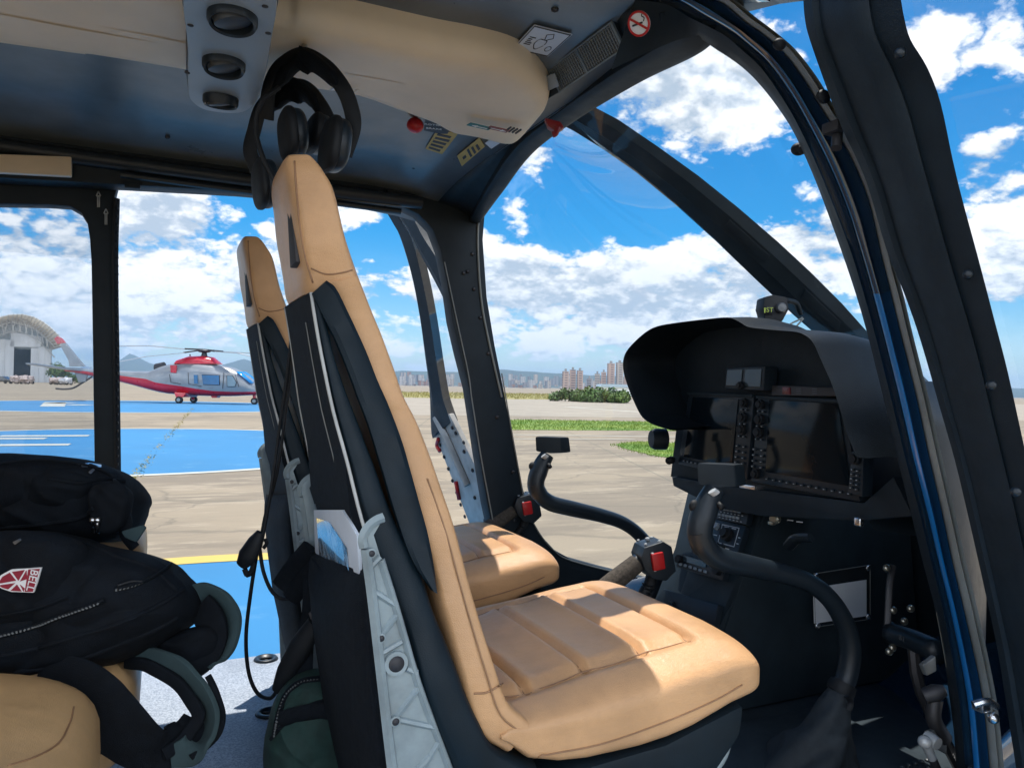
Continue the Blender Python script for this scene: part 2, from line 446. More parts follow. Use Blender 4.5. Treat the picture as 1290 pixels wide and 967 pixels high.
# ------------------------------------------------------------------ apron and terrain
def concrete(name, a, b_, c_, joints=True):
    m, t, b = nt(name)
    tc = t.nodes.new('ShaderNodeTexCoord'); co_ = tc.outputs['Object']
    mp = t.nodes.new('ShaderNodeMapping'); mp.inputs['Rotation'].default_value = (0, 0, R(25)); mp.inputs['Scale'].default_value = (.35, 1.3, 1); t.links.new(co_, mp.inputs[0])
    st = mp.outputs[0]
    n1 = noise_(t, st, .55, 9, .68); n2 = noise_(t, co_, .09, 6, .6); n3 = noise_(t, co_, 30, 4, .7); n4 = noise_(t, st, 2.4, 7, .7)
    base = mixc(t, ramp(t, n1, .40, .60), a, b_)
    base = mixc(t, math_(t, 'MULTIPLY', ramp(t, n4, .52, .62), .75), base, c_)
    base = mixc(t, math_(t, 'MULTIPLY', ramp(t, n2, .42, .7), .35), base, tuple(x*.75 for x in a))
    base = mixc(t, math_(t, 'MULTIPLY', ramp(t, n3, .3, .7), .10), base, (.16, .15, .14))
    if joints:
        br = N(t, 'ShaderNodeTexBrick', Scale=1.0); br.offset = 0; br.inputs['Brick Width'].default_value = 5.2; br.inputs['Row Height'].default_value = 5.2
        br.inputs['Mortar Size'].default_value = .035; br.inputs['Mortar Smooth'].default_value = .6
        mp2 = t.nodes.new('ShaderNodeMapping'); mp2.inputs['Rotation'].default_value = (0, 0, R(22)); mp2.inputs['Location'].default_value = (1.9, .8, 0); t.links.new(co_, mp2.inputs[0]); t.links.new(mp2.outputs[0], br.inputs['Vector'])
        base = mixc(t, math_(t, 'MULTIPLY', br.outputs['Fac'], .45), base, (.10, .10, .07))
        vo = N(t, 'ShaderNodeTexVoronoi', Scale=.16); vo.feature = 'DISTANCE_TO_EDGE'
        wv = t.nodes.new('ShaderNodeVectorMath'); wv.operation = 'MULTIPLY_ADD'
        nn = N(t, 'ShaderNodeTexNoise', Scale=.9, Detail=5.0); t.links.new(co_, nn.inputs['Vector']); t.links.new(nn.outputs['Color'], wv.inputs[0]); wv.inputs[1].default_value = (1.4, 1.4, 0); t.links.new(co_, wv.inputs[2])
        t.links.new(wv.outputs[0], vo.inputs['Vector'])
        base = mixc(t, math_(t, 'MULTIPLY', ramp(t, vo.outputs[0], .005, .0), .35), base, (.07, .065, .05))
    t.links.new(base, b.inputs['Base Color']); b.inputs['Roughness'].default_value = .85
    bn = N(t, 'ShaderNodeBump', Strength=.3, Distance=.01); t.links.new(n3, bn.inputs['Height']); t.links.new(bn.outputs[0], b.inputs['Normal'])
    return m
M['concrete'] = concrete('apron_concrete', (.275, .222, .150), (.185, .150, .105), (.35, .29, .205))
M['taxiway'] = concrete('pale_concrete', (.33, .285, .22), (.26, .225, .175), (.38, .335, .265), False)
def paint(name, col, worn, amt=.5):
    m, t, b = nt(name); c = coords(t)
    n = noise_(t, c, 1.2, 10, .72); n2 = noise_(t, c, .25, 5, .6)
    base = mixc(t, ramp(t, n2, .3, .7), col, tuple(x*.84 for x in col))
    base = mixc(t, math_(t, 'MULTIPLY', ramp(t, n, .54, .74), amt), base, worn)
    t.links.new(base, b.inputs['Base Color']); b.inputs['Roughness'].default_value = .6; return m
M['padblue'] = paint('worn_blue_paint', (.016, .18, .385), (.12, .28, .42), .85)
M['padwhite'] = paint('worn_white_paint', (.50, .50, .44), (.20, .31, .40), .8)
M['padyellow'] = paint('worn_yellow_paint', (.62, .44, .09), (.45, .36, .18), .5)
M['linewhite'] = paint('worn_line_paint', (.52, .49, .40), (.36, .32, .26), .6)
def grassmat(name, a, b_):
    m, t, b = nt(name); c = coords(t)
    base = mixc(t, ramp(t, noise_(t, c, .5, 8, .65), .35, .68), a, b_)
    base = mixc(t, math_(t, 'MULTIPLY', ramp(t, noise_(t, c, 9, 4, .7), .4, .7), .5), base, tuple(x*.6 for x in a))
    t.links.new(base, b.inputs['Base Color']); b.inputs['Roughness'].default_value = .8; return m
M['grass'] = grassmat('short_grass', (.10, .20, .010), (.21, .28, .03))
M['drygrass'] = grassmat('dry_grass', (.24, .22, .05), (.34, .28, .09))

def disc_rows(c, r0, r1, z, n=120, a0=0, a1=2*math.pi):
    return [[V((c[0]+r*math.cos(a0+(a1-a0)*k/n), c[1]+r*math.sin(a0+(a1-a0)*k/n), z)) for k in range(n+1)] for r in (r0, r1)]
# ground: one sheet reaching the horizon
b = MB(); rr = [0, 6, 14, 30, 60, 120, 260, 600, 1500, 4000, 9000]
rows = [[V((max(r, .001)*math.cos(2*math.pi*k/96), max(r, .001)*math.sin(2*math.pi*k/96), GZ)) for k in range(97)] for r in rr]
b.grid(rows); tag(b.build('ground', M['concrete'], smooth=False), kind='structure')

def helipad(c, r, border, bm, z, marks=()):
    m = MB(); m.grid(disc_rows(c, .001, r, z)); m.mi = 1; m.grid(disc_rows(c, r, r+border, z+.004))
    for q in marks: m.mi = 2; m.loft([[V((x, y, z+.008)) for x, y in q[:2]], [V((x, y, z+.008)) for x, y in q[3:1:-1]]], False, False)
    return tag(m.build('helipad', [M['padblue'], bm, M['padwhite']], smooth=False), kind='structure')
def dirn(px): d = ray(px, 480); d.z = 0; return d.normalized()
# the pad this helicopter stands on, yellow rim
d0 = dirn(268); helipad((d0.x*3.05, d0.y*3.05), 3.62, .26, M['padyellow'], GZ+.004)
d1 = dirn(150); c1 = d1*19.2
def markq(p0, p1, w):
    p0, p1 = V(p0), V(p1); n = (p1-p0).normalized().orthogonal(); n = V((-(p1-p0).y, (p1-p0).x, 0)).normalized()*w/2
    return [(p0+n)[:2], (p1+n)[:2], (p1-n)[:2], (p0-n)[:2]]
mk = []
for a, c in (((0, 549.5), (112, 549)), ((-60, 553), (58, 552.5)), ((-60, 561.5), (88, 560.2))):
    mk.append(markq(PZ(*a, GZ), PZ(*c, GZ), .5))
helipad(c1[:2], 6.05, .22, M['padwhite'], GZ+.004, mk)
d2 = dirn(172); c2 = d2*47.5
mk = []
for a, c in (((62, 508.0), (88, 507.2)), ((84, 510.2), (112, 509.8)), ((66, 512.0), (70, 506.5))):
    mk.append(markq(PZ(*a, GZ), PZ(*c, GZ), 1.1))
helipad(c2[:2], 10.0, .45, M['padwhite'], GZ+.004, mk)

def strip(name, pts, z, m, kind='structure'):
    b = MB(); b.loft([[V((p.x, p.y, z)) for p in pts]], True, False) if False else None
    bb = bmesh.new(); vs = [bb.verts.new((p.x, p.y, z)) for p in pts]; bb.faces.new(vs); b.merge(bb)
    return tag(b.build(name, m, smooth=False), kind=kind)
def zq(*pp): return [PZ(x, y, GZ) for x, y in pp]
strip('taxiway', zq((470, 499), (1400, 510.5), (1400, 530), (930, 527), (640, 524), (470, 522)), GZ+.004, M['taxiway'])
def line(a, c, w, name='taxiway_line', m='linewhite', z=GZ+.009):
    q = markq(PZ(*a, GZ), PZ(*c, GZ), w); strip(name, [V((*p, 0)) for p in q], z, M[m])
line((712, 512.5), (840, 521), .55); line((712, 512.5), (850, 514), .5)
line((640, 547.5), (860, 550.5), .22); line((645, 553), (800, 553.5), .15)
line((200, 488.5), (330, 489.5), 1.6, 'apron_line')
rng = random.Random(3)
def grass(pts, m, n, h, label=None):
    poly = zq(*pts); b = MB(); bb = bmesh.new(); bb.faces.new([bb.verts.new((p.x, p.y, GZ+.012)) for p in poly])
    xs = [p.x for p in poly]; ys = [p.y for p in poly]
    def inside(x, y):
        r = False; j = len(poly)-1
        for i in range(len(poly)):
            if (poly[i].y > y) != (poly[j].y > y) and x < (poly[j].x-poly[i].x)*(y-poly[i].y)/(poly[j].y-poly[i].y)+poly[i].x: r = not r
            j = i
        return r
    k = 0
    while k < n:
        x, y = rng.uniform(min(xs)-.2, max(xs)+.2), rng.uniform(min(ys)-.2, max(ys)+.2)
        if not inside(x+rng.uniform(-.25, .25), y+rng.uniform(-.25, .25)): continue
        k += 1; a = rng.uniform(0, 6.3); w = h*.16; l = rng.uniform(.4, 1)*h
        dx, dy = math.cos(a)*w, math.sin(a)*w
        bb.faces.new([bb.verts.new((x-dx, y-dy, GZ)), bb.verts.new((x+dx, y+dy, GZ)), bb.verts.new((x+rng.uniform(-.5, .5)*l, y+rng.uniform(-.5, .5)*l, GZ+l))])
    b.bm.free(); b.bm = bb
    return tag(b.build('grass', m, smooth=False), kind='stuff')
grass([(600, 529), (680, 529), (800, 531), (1000, 534), (1000, 545), (830, 542.5), (655, 541.5), (600, 541)], M['grass'], 9000, .10)
grass([(775, 560), (800, 556.5), (870, 559), (980, 563), (980, 592), (870, 581), (820, 573), (790, 566)], M['grass'], 7000, .07)
grass([(480, 493.5), (620, 495), (720, 496.8), (800, 499), (720, 503.2), (600, 502.5), (480, 500)], M['drygrass'], 5000, .35)
# weeds along a joint of the slab
b = MB(); bb = b.bm; p0, p1 = PZ(243, 514, GZ), PZ(158, 612, GZ)
for k in range(1100):
    f = rng.random()**1.6; f = 1-f if rng.random() < .75 else rng.random()
    if mnoise.noise(V((f*14, 3, 0))) < -.12 and rng.random() < .85: continue
    p = p0.lerp(p1, f)+V((rng.gauss(0, .05), rng.gauss(0, .05), 0)); l = rng.uniform(.008, .03); a = rng.uniform(0, 6.3); w = rng.uniform(.006, .02)
    q = p+V((rng.uniform(-.06, .06), rng.uniform(-.06, .06), l))
    bb.faces.new([bb.verts.new(p+V((-w*math.cos(a), -w*math.sin(a), 0))), bb.verts.new(p+V((w*math.cos(a), w*math.sin(a), 0))), bb.verts.new(q)])
tag(b.build('weeds', M['drygrass'], smooth=False), kind='stuff')

# hills on the skyline
M['hill'] = mat('wooded_hills', (.035, .055, .035), .95, vs=.004, var=.3)
def ridge(prof, dist, depth):
    xs = [p[0] for p in prof]; rows = []
    n = 160
    for j, (fd, fh) in enumerate(((0, 0), (.25, .45), (.6, .85), (1, 1), (1.5, .6), (2.2, 0))):
        row = []
        for i in range(n+1):
            x = xs[0]+(xs[-1]-xs[0])*i/n
            k = max(a for a in range(len(xs)-1) if xs[a] <= x) if x < xs[-1] else len(xs)-2
            f = (x-xs[k])/(xs[k+1]-xs[k]); y = prof[k][1]*(1-f)+prof[k+1][1]*f
            hor = 476.1+(x-126)*.02101
            d = dirn(x); rd = 1/max(.2, d.dot(fw)); t = (dist+depth*fd)*1.0
            h = max(0, (hor-y)/F*(dist+depth))*fh
            p = d*(t*rd); h += fh*mnoise.fractal(V((p.x*.004, p.y*.004, 1)), 1, 2, 4)*dist*.0035
            row.append(V((p.x, p.y, GZ-2+max(0, h))))
        rows.append(row)
    b = MB(); b.grid(rows); return tag(b.build('hills', M['hill'], ang=80), kind='structure')
ridge([(-400, 470), (60, 472), (110, 466), (138, 457), (150, 452), (163, 443), (170, 446), (185, 455), (205, 462), (235, 466), (262, 462), (285, 456), (305, 451), (330, 458), (360, 464), (420, 468), (470, 474), (520, 480), (600, 484)], 3600, 900)
ridge([(380, 480), (470, 471), (505, 466), (540, 466.5), (580, 467), (640, 465), (690, 467), (760, 472), (850, 478), (1000, 485), (1200, 486), (1500, 494)], 2900, 700)

# ------------------------------------------------------------------ trees
M['leaf'] = mat('leaves', (.06, .115, .022), .6, var=.45, vs=.9, spec=.3)
M['leaf_light'] = mat('pale_leaves', (.105, .165, .03), .6, var=.4, vs=.9, spec=.3)
M['bark'] = mat('bark', (.12, .09, .065), .9, vs=4, var=.3)
def tree(px, py_base, t, h, w, label, m='leaf', group=None, n=1500, kind='tree'):
    p = PT(px, py_base, t); base = V((p.x, p.y, GZ)); r = random.Random(int(px*7))
    root = thing('tree', label, 'tree', base, group)
    tk = MB(); tk.tube([base, base+V((.05*h, 0, h*.3)), base+V((-.02*h, .03*h, h*.62))], [h*.035, h*.026, h*.012], 8, 4)
    for k in range(5):
        a = r.uniform(0, 6.3); tk.tube([base+V((.03*h, 0, h*.28)), base+V((math.cos(a)*w*.22, math.sin(a)*w*.22, h*.5)), base+V((math.cos(a)*w*.36, math.sin(a)*w*.36, h*.72))], [h*.016, h*.01, h*.004], 6, 3)
    tk.build('trunk', M['bark'], root)
    bb = bmesh.new(); cl = []
    for k in range(16):
        a = r.uniform(0, 6.3); q = r.random()**.5
        cl.append((base+V((math.cos(a)*q*w*.42, math.sin(a)*q*w*.42, h*((.42 if h > 3 else .22)+(.46 if h > 3 else .62)*r.random()*(1-.55*q)))), r.uniform(.13, .23)*w*(1 if h > 3 else .75)))
    for k in range(n):
        c, cr = r.choice(cl); d = V((r.gauss(0, 1), r.gauss(0, 1), r.gauss(0, .8))).normalized()*cr*r.random()**.35
        o = c+d; s = r.uniform(.025, .06)*w; nrm = (d.normalized()+V((r.gauss(0, .6), r.gauss(0, .6), r.gauss(0, .6)+.4))).normalized(); u = nrm.orthogonal().normalized(); v = nrm.cross(u)
        bb.faces.new([bb.verts.new(o-u*s), bb.verts.new(o-v*s*.7), bb.verts.new(o+u*s), bb.verts.new(o+v*s*.7)])
    cm = MB(); cm.bm.free(); cm.bm = bb; cm.build('crown', M[m], root, smooth=False)
    return root
tree(716, 505, 84, 1.45, 4.6, 'small round bush at the left end of the green clump before the pink towers', 'leaf')
tree(734, 505, 86, 1.65, 4.6, 'low bush second from the left in the clump before the towers', 'leaf_light')
tree(752, 505, 82, 1.45, 4.4, 'low dark bush in the middle of the clump before the towers', 'leaf')
tree(769, 506, 84, 1.85, 4.8, 'tallest bush of the green clump, right of its middle', 'leaf')
tree(785, 507, 80, 1.35, 3.4, 'smallest bush at the right end of the green clump beside the white shed', 'leaf_light')
tree(69, 479, 190, 5.6, 6, 'yellow green tree right behind the arched hangar wall', 'leaf_light')
tree(79, 479, 195, 4.6, 4, 'darker tree between the hangar and the tail fin of the red helicopter', 'leaf')
tree(94, 480, 190, 3.0, 5, 'wide low tree behind the tail boom of the red helicopter', 'leaf')

# ------------------------------------------------------------------ city
def facade(name, col, win, sx, sz):
    m, t, b = nt(name)
    tc = t.nodes.new('ShaderNodeTexCoord'); sp = t.nodes.new('ShaderNodeSeparateXYZ'); t.links.new(tc.outputs['Object'], sp.inputs[0])
    u = math_(t, 'ADD', sp.outputs[0], math_(t, 'MULTIPLY', sp.outputs[1], .43))
    fu = math_(t, 'FRACT', math_(t, 'DIVIDE', u, sx)); fz = math_(t, 'FRACT', math_(t, 'DIVIDE', sp.outputs[2], sz))
    w = math_(t, 'MULTIPLY', math_(t, 'MULTIPLY', math_(t, 'GREATER_THAN', fu, .45), math_(t, 'GREATER_THAN', fz, .45)), .8)
    ge = t.nodes.new('ShaderNodeNewGeometry'); sn = t.nodes.new('ShaderNodeSeparateXYZ'); t.links.new(ge.outputs['True Normal'], sn.inputs[0])
    w = math_(t, 'MULTIPLY', w, math_(t, 'LESS_THAN', sn.outputs[2], .5))
    base = mixc(t, w, col, win); t.links.new(base, b.inputs['Base Color']); b.inputs['Roughness'].default_value = .8; return m
M['tower_pink'] = facade('pink_render', (.50, .35, .27), (.16, .12, .12), 6, 3)
M['tower_cream'] = facade('cream_render', (.50, .43, .36), (.16, .14, .14), 7, 3)
M['house_a'] = facade('white_render', (.50, .47, .44), (.15, .14, .14), 5, 3)
M['house_b'] = facade('brick_orange', (.34, .19, .13), (.12, .10, .10), 5, 3)
M['house_c'] = facade('grey_render', (.26, .26, .27), (.1, .1, .11), 6, 3)
M['tile'] = mat('roof_tiles', (.30, .14, .09), .8, vs=.2)
M['flatroof'] = mat('flat_roof', (.28, .27, .26), .8, vs=.2)
def building(name, px, ybot, ytop, wpx, t, m, label, group=None, cat='building', roof='flatroof', zb=None):
    """a block standing at distance t; ybot only lifts it on the hillside"""
    p = PT(px, ybot, t); h = (ybot-ytop)/F*t; w = wpx/F*t; dpt = w*.8
    root = thing(name, label, cat, (p.x, p.y, p.z), group); rot = Matrix.Rotation(-yaw+.25*math.sin(px), 3, 'Z')
    z0 = min(p.z, GZ)-1 if zb is None else zb
    b = MB(); b.box((p.x, p.y, (p.z+h+z0)/2), (w, dpt, p.z+h-z0), rot); b.build('wall', M[m], root, smooth=False)
    b = MB(); b.box((p.x, p.y, p.z+h+.25), (w*1.04, dpt*1.04, .5), rot)
    if cat == 'tower': b.box((p.x, p.y, p.z+h+2.0), (w*.35, dpt*.35, 3), rot)
    b.build('roof', M[roof], root, smooth=False)
for i, (px, yt, w, m, lb) in enumerate((
    (712, 468, 7, 'tower_pink', 'pink apartment tower at the left end of the left pair of towers'),
    (721, 466, 7, 'tower_pink', 'pink apartment tower in the middle of the left row of towers'),
    (730, 467, 6.5, 'tower_pink', 'pink apartment tower at the right end of the left row of towers'),
    (742, 477, 5, 'house_c', 'short grey block between the two rows of pink towers'),
    (752, 471, 6, 'tower_cream', 'cream tower at the left foot of the tallest towers'),
    (760, 469, 6, 'tower_pink', 'narrow pink tower just left of the tallest one'),
    (769, 458, 8, 'tower_pink', 'tallest pink tower, left of the two by the instrument hood'),
    (780, 457, 8, 'tower_cream', 'tall cream tower right beside the tallest pink one'),
    (790, 460, 8, 'tower_pink', 'tall pink tower partly behind the instrument hood'),
    (801, 463, 8, 'tower_cream', 'cream tower hidden mostly behind the instrument hood'))):
    building('apartment_tower', px, 497, yt, w, 900+12*i, m, lb, 'apartment towers beyond the airfield', 'tower')
rh = random.Random(11); k = 0
for band, (y0, t0, cnt) in enumerate(((477, 1900, 46), (482, 1600, 46), (487, 1300, 42), (492, 1000, 38))):
    for j in range(cnt):
        px = rh.choice((rh.uniform(470, 545), rh.uniform(560, 720), rh.uniform(600, 800))); yb = y0+rh.uniform(-2, 2)+(px-600)*.02
        m = rh.choice(('house_a', 'house_a', 'house_b', 'house_c', 'house_c', 'tower_cream'))
        p = PT(px, yb, t0); h = rh.choice((2.2, 2.6, 3, 3.5, 5, 7 if rh.random() < .3 else 3))/F*t0; w = rh.uniform(3, 6.5)/F*t0
        b = MB(); rot = Matrix.Rotation(-yaw+rh.uniform(-.5, .5), 3, 'Z')
        b.box((p.x, p.y, p.z+h/2-6), (w, w*.8, h+12), rot)
        b.mi = 1; b.box((p.x, p.y, p.z+h+.2), (w*1.05, w*.85, .4), rot)
        tag(b.build('house', [M[m], M['tile' if rh.random() < .4 else 'flatroof']], smooth=False), 'small plain town house on the built-up slope beyond the airfield', 'house', 'houses of the city on the slope')
# white shed at the airfield's edge
p = PT(800, 505, 150); root = thing('storage_shed', 'long white shed with a pale blue roof right of the bushes', 'shed', (p.x, p.y, GZ))
rot = Matrix.Rotation(-yaw, 3, 'Z'); b = MB(); b.box((p.x, p.y, GZ+.9), (14, 8, 1.8), rot); b.build('wall', M['white'], root, smooth=False)
b = MB(); b.prism([(-7.4, 1.8), (7.4, 1.8), (7.2, 2.4), (-7.2, 2.4)], lambda u, v, w: rot @ V((u, w, v))+V((p.x, p.y, GZ+.003)), -4.3, 4.3); b.build('roof', mat('blue_grey_sheet', (.42, .52, .62), .4), root, smooth=False)

# ------------------------------------------------------------------ hangar
M['sheet'] = mat('ribbed_sheet', (.56, .56, .56), .5, var=.12, vs=.4, aniso=(1, 1, .1), dirt=.3)
M['truss'] = mat('truss_paint', (.44, .43, .40), .6, vs=1)
M['soffit'] = mat('arch_lining', (.55, .48, .37), .7, vs=.6)
T = 205.0
def HG(px, py, dt=0): 
    p = PT(px, py, T); return p+fw_h*dt
fw_h = dirn(-40)
gb = PT(20, 480, T)
hg = thing('hangar', 'large arched hangar with white ribbed walls and a dark open doorway', 'hangar', (gb.x, gb.y, GZ))
def hz(px, z, dt=0):
    p = PT(px, 470, T); return V((p.x, p.y, z))+fw_h*dt
def py2z(px, py): return PT(px, py, T).z
sill = py2z(40, 478)-GZ
b = MB()
for x0, x1 in ((-70, 5.5), (5.7, 17), (38.5, 48.5), (48.7, 56), (56.2, 63.5)):
    yt = {-70: 427, 5.7: 428, 38.5: 438, 48.7: 436, 56.2: 439}[x0]
    q = [hz(x0, GZ), hz(x1, GZ), hz(x1, py2z(x1, yt)), hz(x0, py2z(x0, yt))]; b.quadbox(q, fw_h*(.5 if x0 in (5.7, 48.7) else .9))
b.quadbox([hz(12, py2z(12, 436.5)), hz(51, py2z(51, 437.5)), hz(51, py2z(51, 424)), hz(13, py2z(13, 418))], fw_h*.4)
b.quadbox([hz(63.5, GZ, .6), hz(63.5, GZ, 45), hz(63.5, py2z(63, 439), 45), hz(63.5, py2z(63, 439), .6)], rt*.3)
b.build('wall', M['sheet'], hg, smooth=False)
arc_o = [(-50, 430), (-30, 414), (-10, 403), (10, 398.5), (25, 398), (38, 401), (50, 407), (60, 414.5), (70, 424), (80, 436)]
arc_i = [(-50, 440), (-30, 424), (-10, 412), (10, 405), (22, 404.5), (33, 408), (43, 414), (52, 421), (60, 428.5), (68, 437)]
rows_o = [[hz(x, py2z(x, y), d) for x, y in arc_o] for d in (-7, 45)]
rows_i = [[hz(x, py2z(x, y), d) for x, y in arc_i] for d in (45, -1)]
face = [[hz(x, py2z(x, y), -7) for x, y in arc_o], [hz(x, py2z(x, y), -1) for x, y in arc_i]]
b = MB(); b.grid(rows_o); b.grid([rows_o[1], rows_i[0]]); b.build('roof', M['sheet'], hg, solid=.25, ang=60)
b = MB(); b.grid(face)
b.build('arch_lining', M['soffit'], hg, ang=60, solid=.1)
b = MB()
for k in range(26):
    f = k/25*(len(arc_o)-1); i = min(int(f), len(arc_o)-2); g = f-i
    a = V((arc_o[i][0]*(1-g)+arc_o[i+1][0]*g, arc_o[i][1]*(1-g)+arc_o[i+1][1]*g, 0)); c = V((arc_i[i][0]*(1-g)+arc_i[i+1][0]*g, arc_i[i][1]*(1-g)+arc_i[i+1][1]*g, 0))
    b.tube([hz(a.x, py2z(a.x, a.y)+.1, -7.15), hz(c.x, py2z(c.x, c.y), -1.2)], .16, 4, 1)
    if -14 < c.x < 60: b.tube([hz(c.x, py2z(c.x, c.y), -.8), hz(c.x+(3.2 if k % 2 else -3.2), py2z(c.x, c.y+13), -.8)], .14, 4, 1)
b.tube([hz(x, py2z(x, y+13), -.8) for x, y in arc_i[1:]], .15, 4, 1); b.tube([hz(x, py2z(x, y), -1) for x, y in arc_i], .2, 4, 1)
b.build('truss', M['truss'], hg, smooth=False)
b = MB(); b.quadbox([hz(-60, GZ+9, 1.4), hz(62, GZ+9, 1.4), hz(62, py2z(62, 431), 1.4), hz(40, py2z(40, 413), 1.4), hz(15, py2z(15, 406), 1.4), hz(-10, py2z(-10, 413), 1.4), hz(-60, GZ+10, 1.4)], fw_h*.2)
b.build('gable', mat('gable_sheet', (.30, .33, .33), .6, vs=.4), hg, smooth=False)
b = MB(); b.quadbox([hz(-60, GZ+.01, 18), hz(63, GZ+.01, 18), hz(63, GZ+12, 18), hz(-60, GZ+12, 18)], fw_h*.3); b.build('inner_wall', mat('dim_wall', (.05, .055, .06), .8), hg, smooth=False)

# ground equipment in front of the hangar: carts under pale covers
M['tarp_a'] = mat('pinkish_cover', (.42, .34, .31), .8, vs=1.2, var=.25); M['tarp_b'] = mat('white_cover', (.52, .52, .54), .8, vs=1.2, var=.2)
for px, w, h, m, lb in ((21, 12, 10, 'tarp_a', 'beige covered cart at the left jamb of the hangar doorway'), (34, 13, 10.5, 'tarp_a', 'pinkish covered cart in front of the hangar doorway'),
                        (71, 12, 9, 'tarp_a', 'pinkish covered cart right of the hangar, nearest its wall'), (83, 12, 9, 'tarp_b', 'white covered cart right of the hangar, under the red helicopter tail')):
    t = 150.0; p = PT(px, 478, t); k = t/F; root = thing('covered_cart', lb, 'cart', (p.x, p.y, GZ), 'covered carts by the hangar')
    b = MB(); rot = Matrix.Rotation(-yaw, 3, 'Z')
    for q in range(3): b.ball((p+rot @ V(((q-1)*w*k*.27, 0, 0)))*V((1, 1, 0)).length/1.41421356 if False else V((p.x, p.y, GZ+h*k*.56))+rot @ V(((q-1)*w*k*.25, 0, (q % 2)*.08)), (w*k*.26, 1.1, h*k*.42), rot, 8, .5, .7)
    b.build('cover', M[m], root)
    for sx in (-.34, .34):
        for sy in (-.7, .7):
            c = V((p.x, p.y, GZ+.32))+rot @ V((sx*w*k, sy, 0)); wl = MB(); wl.lathe([(.05, -.1), (.3, -.1), (.32, 0), (.3, .1), (.05, .1)], c, rot @ V((0, 1, 0)), 12); wl.build('wheel', M['rubber'], root)
p = PT(2, 478, 150); root = thing('parked_car', 'dark parked car at the left edge in front of the hangar', 'car', (p.x, p.y, GZ)); rot = Matrix.Rotation(-yaw, 3, 'Z')
b = MB(); b.prism([(-2.1, .35), (2.1, .35), (2.1, .85), (1.3, 1.0), (.75, 1.45), (-.9, 1.48), (-1.6, 1.0), (-2.1, .9)], lambda u, v, w: V((p.x, p.y, GZ))+rot @ V((u, w, v)), -.8, .8, .06); b.build('body', mat('dark_car_paint', (.03, .035, .04), .25, coat=1), root)
for sx in (-1.3, 1.3):
    for sy in (-.75, .75):
        wl = MB(); wl.lathe([(.05, -.1), (.32, -.1), (.34, 0), (.32, .1), (.05, .1)], V((p.x, p.y, GZ+.34))+rot @ V((sx, sy, 0)), rot @ V((0, 1, 0)), 14); wl.build('wheel', M['rubber'], root)

fw_h = V((fw.x, fw.y, 0)).normalized()
# ------------------------------------------------------------------ the red and silver helicopter
HT = 49.0
hsil = mat('silver_paint', (.25, .265, .28), .35, .2, coat=.5, vs=1); hred = mat('red_paint', (.55, .012, .03), .3, coat=.6, vs=1)
hgl = mat('tinted_window', (.03, .14, .28), .06, spec=1.0, vs=1); M['darkmetal'] = mat('dark_metal', (.05, .05, .055), .5, .5)
hb = PT(235, 508, HT); HX = V((rt.x, rt.y, 0)).normalized(); HK = HT/F
def hp(px, py, w=0):
    """side-view point of the parked helicopter: px, py on its centre plane, w metres towards the viewer"""
    return V((hb.x, hb.y, GZ))+HX*((px-235)*HK)+V((0, 0, ((508+(px-235)*.021)-py)*HK))-fw_h*w
rh_ = thing('parked_helicopter', 'silver and red twin-engined helicopter parked on the far blue pad', 'helicopter', hp(235, 508))
st = [(82, 463, 468, 465.5, .18), (100, 464, 471, 467, .25), (120, 466, 475, 470, .35), (148, 467.5, 480.5, 473, .48), (170, 468, 486, 476, .6), (190, 468, 491.5, 478.5, .75), (203, 462.5, 494.5, 481, .9), (215, 459, 496.5, 482.5, 1.0), (235, 457, 498, 485, 1.05),
      (255, 457.5, 499, 488.5, 1.08), (275, 459.5, 499.5, 491.5, 1.08), (292, 463, 499.5, 492.5, 1.05), (303, 468, 499, 493, 1.0), (313, 475, 498.5, 493, .9), (322, 483, 498, 493.2, .72), (329, 489, 497, 493.4, .4), (332, 492, 495, 493.6, .1)]
b = MB()
ringsU, ringsL = [], []
for px, yt, yb, ym, w in st:
    zc = (yt+yb)/2; hh = (yb-yt)/2
    s0 = max(-.95, min(.95, (zc-ym)/hh)); a0 = math.asin(s0)
    def pt(a): return hp(px, zc-hh*spow(math.sin(a), .8), w*spow(math.cos(a), .7))
    ringsU.append([pt(a0+(math.pi-2*a0)*k/12) for k in range(13)]); ringsL.append([pt(a0-(math.pi+2*a0)*k/12) for k in range(13)])
b.grid(ringsU); b.mi = 1; b.grid(ringsL); b.build('body', [hsil, hred], rh_, ang=70)
b = MB(); cw = [(223, 458, 1), (225, 453.5, 5), (238, 449, 9), (255, 448.5, 9.5), (268, 450.5, 8), (275, 458, 1.5)]
b.loft([[hp(x, 459-(459-y)*spow(max(0, math.sin(a)), .6), .62*math.cos(a)) for a in [math.pi*k/10 for k in range(11)]] for x, y, _ in cw], True, True); b.build('engine_cowling', hred, rh_, ang=70)
b = MB(); b.tube([hp(195, 464), hp(206, 463.2)], [.28, .36], 12, 1); b.build('exhaust', M['darkmetal'], rh_)
def hwin(name, pts, mm, w=1.0, d=.1):
    q = MB(); q.quadbox([hp(x, y, w) for x, y in pts], -fw_h*d); q.build(name, mm, rh_, smooth=False)
hwin('window', [(262.5, 473), (283.5, 473.5), (284, 485), (264.5, 484.5)], hgl, 1.05); hwin('window', [(252.5, 473), (257, 473), (257.8, 483.5), (253.5, 483.5)], hgl, 1.05)
hwin('window', [(293, 474), (299.5, 474), (304.5, 482), (303, 487), (294, 487)], mat('door_glass', (.2, .28, .32), .1, vs=1), .99)
hwin('red_panel', [(222.5, 461), (230.5, 461), (230, 470.5), (223.5, 470)], hred, .96)
b = MB()
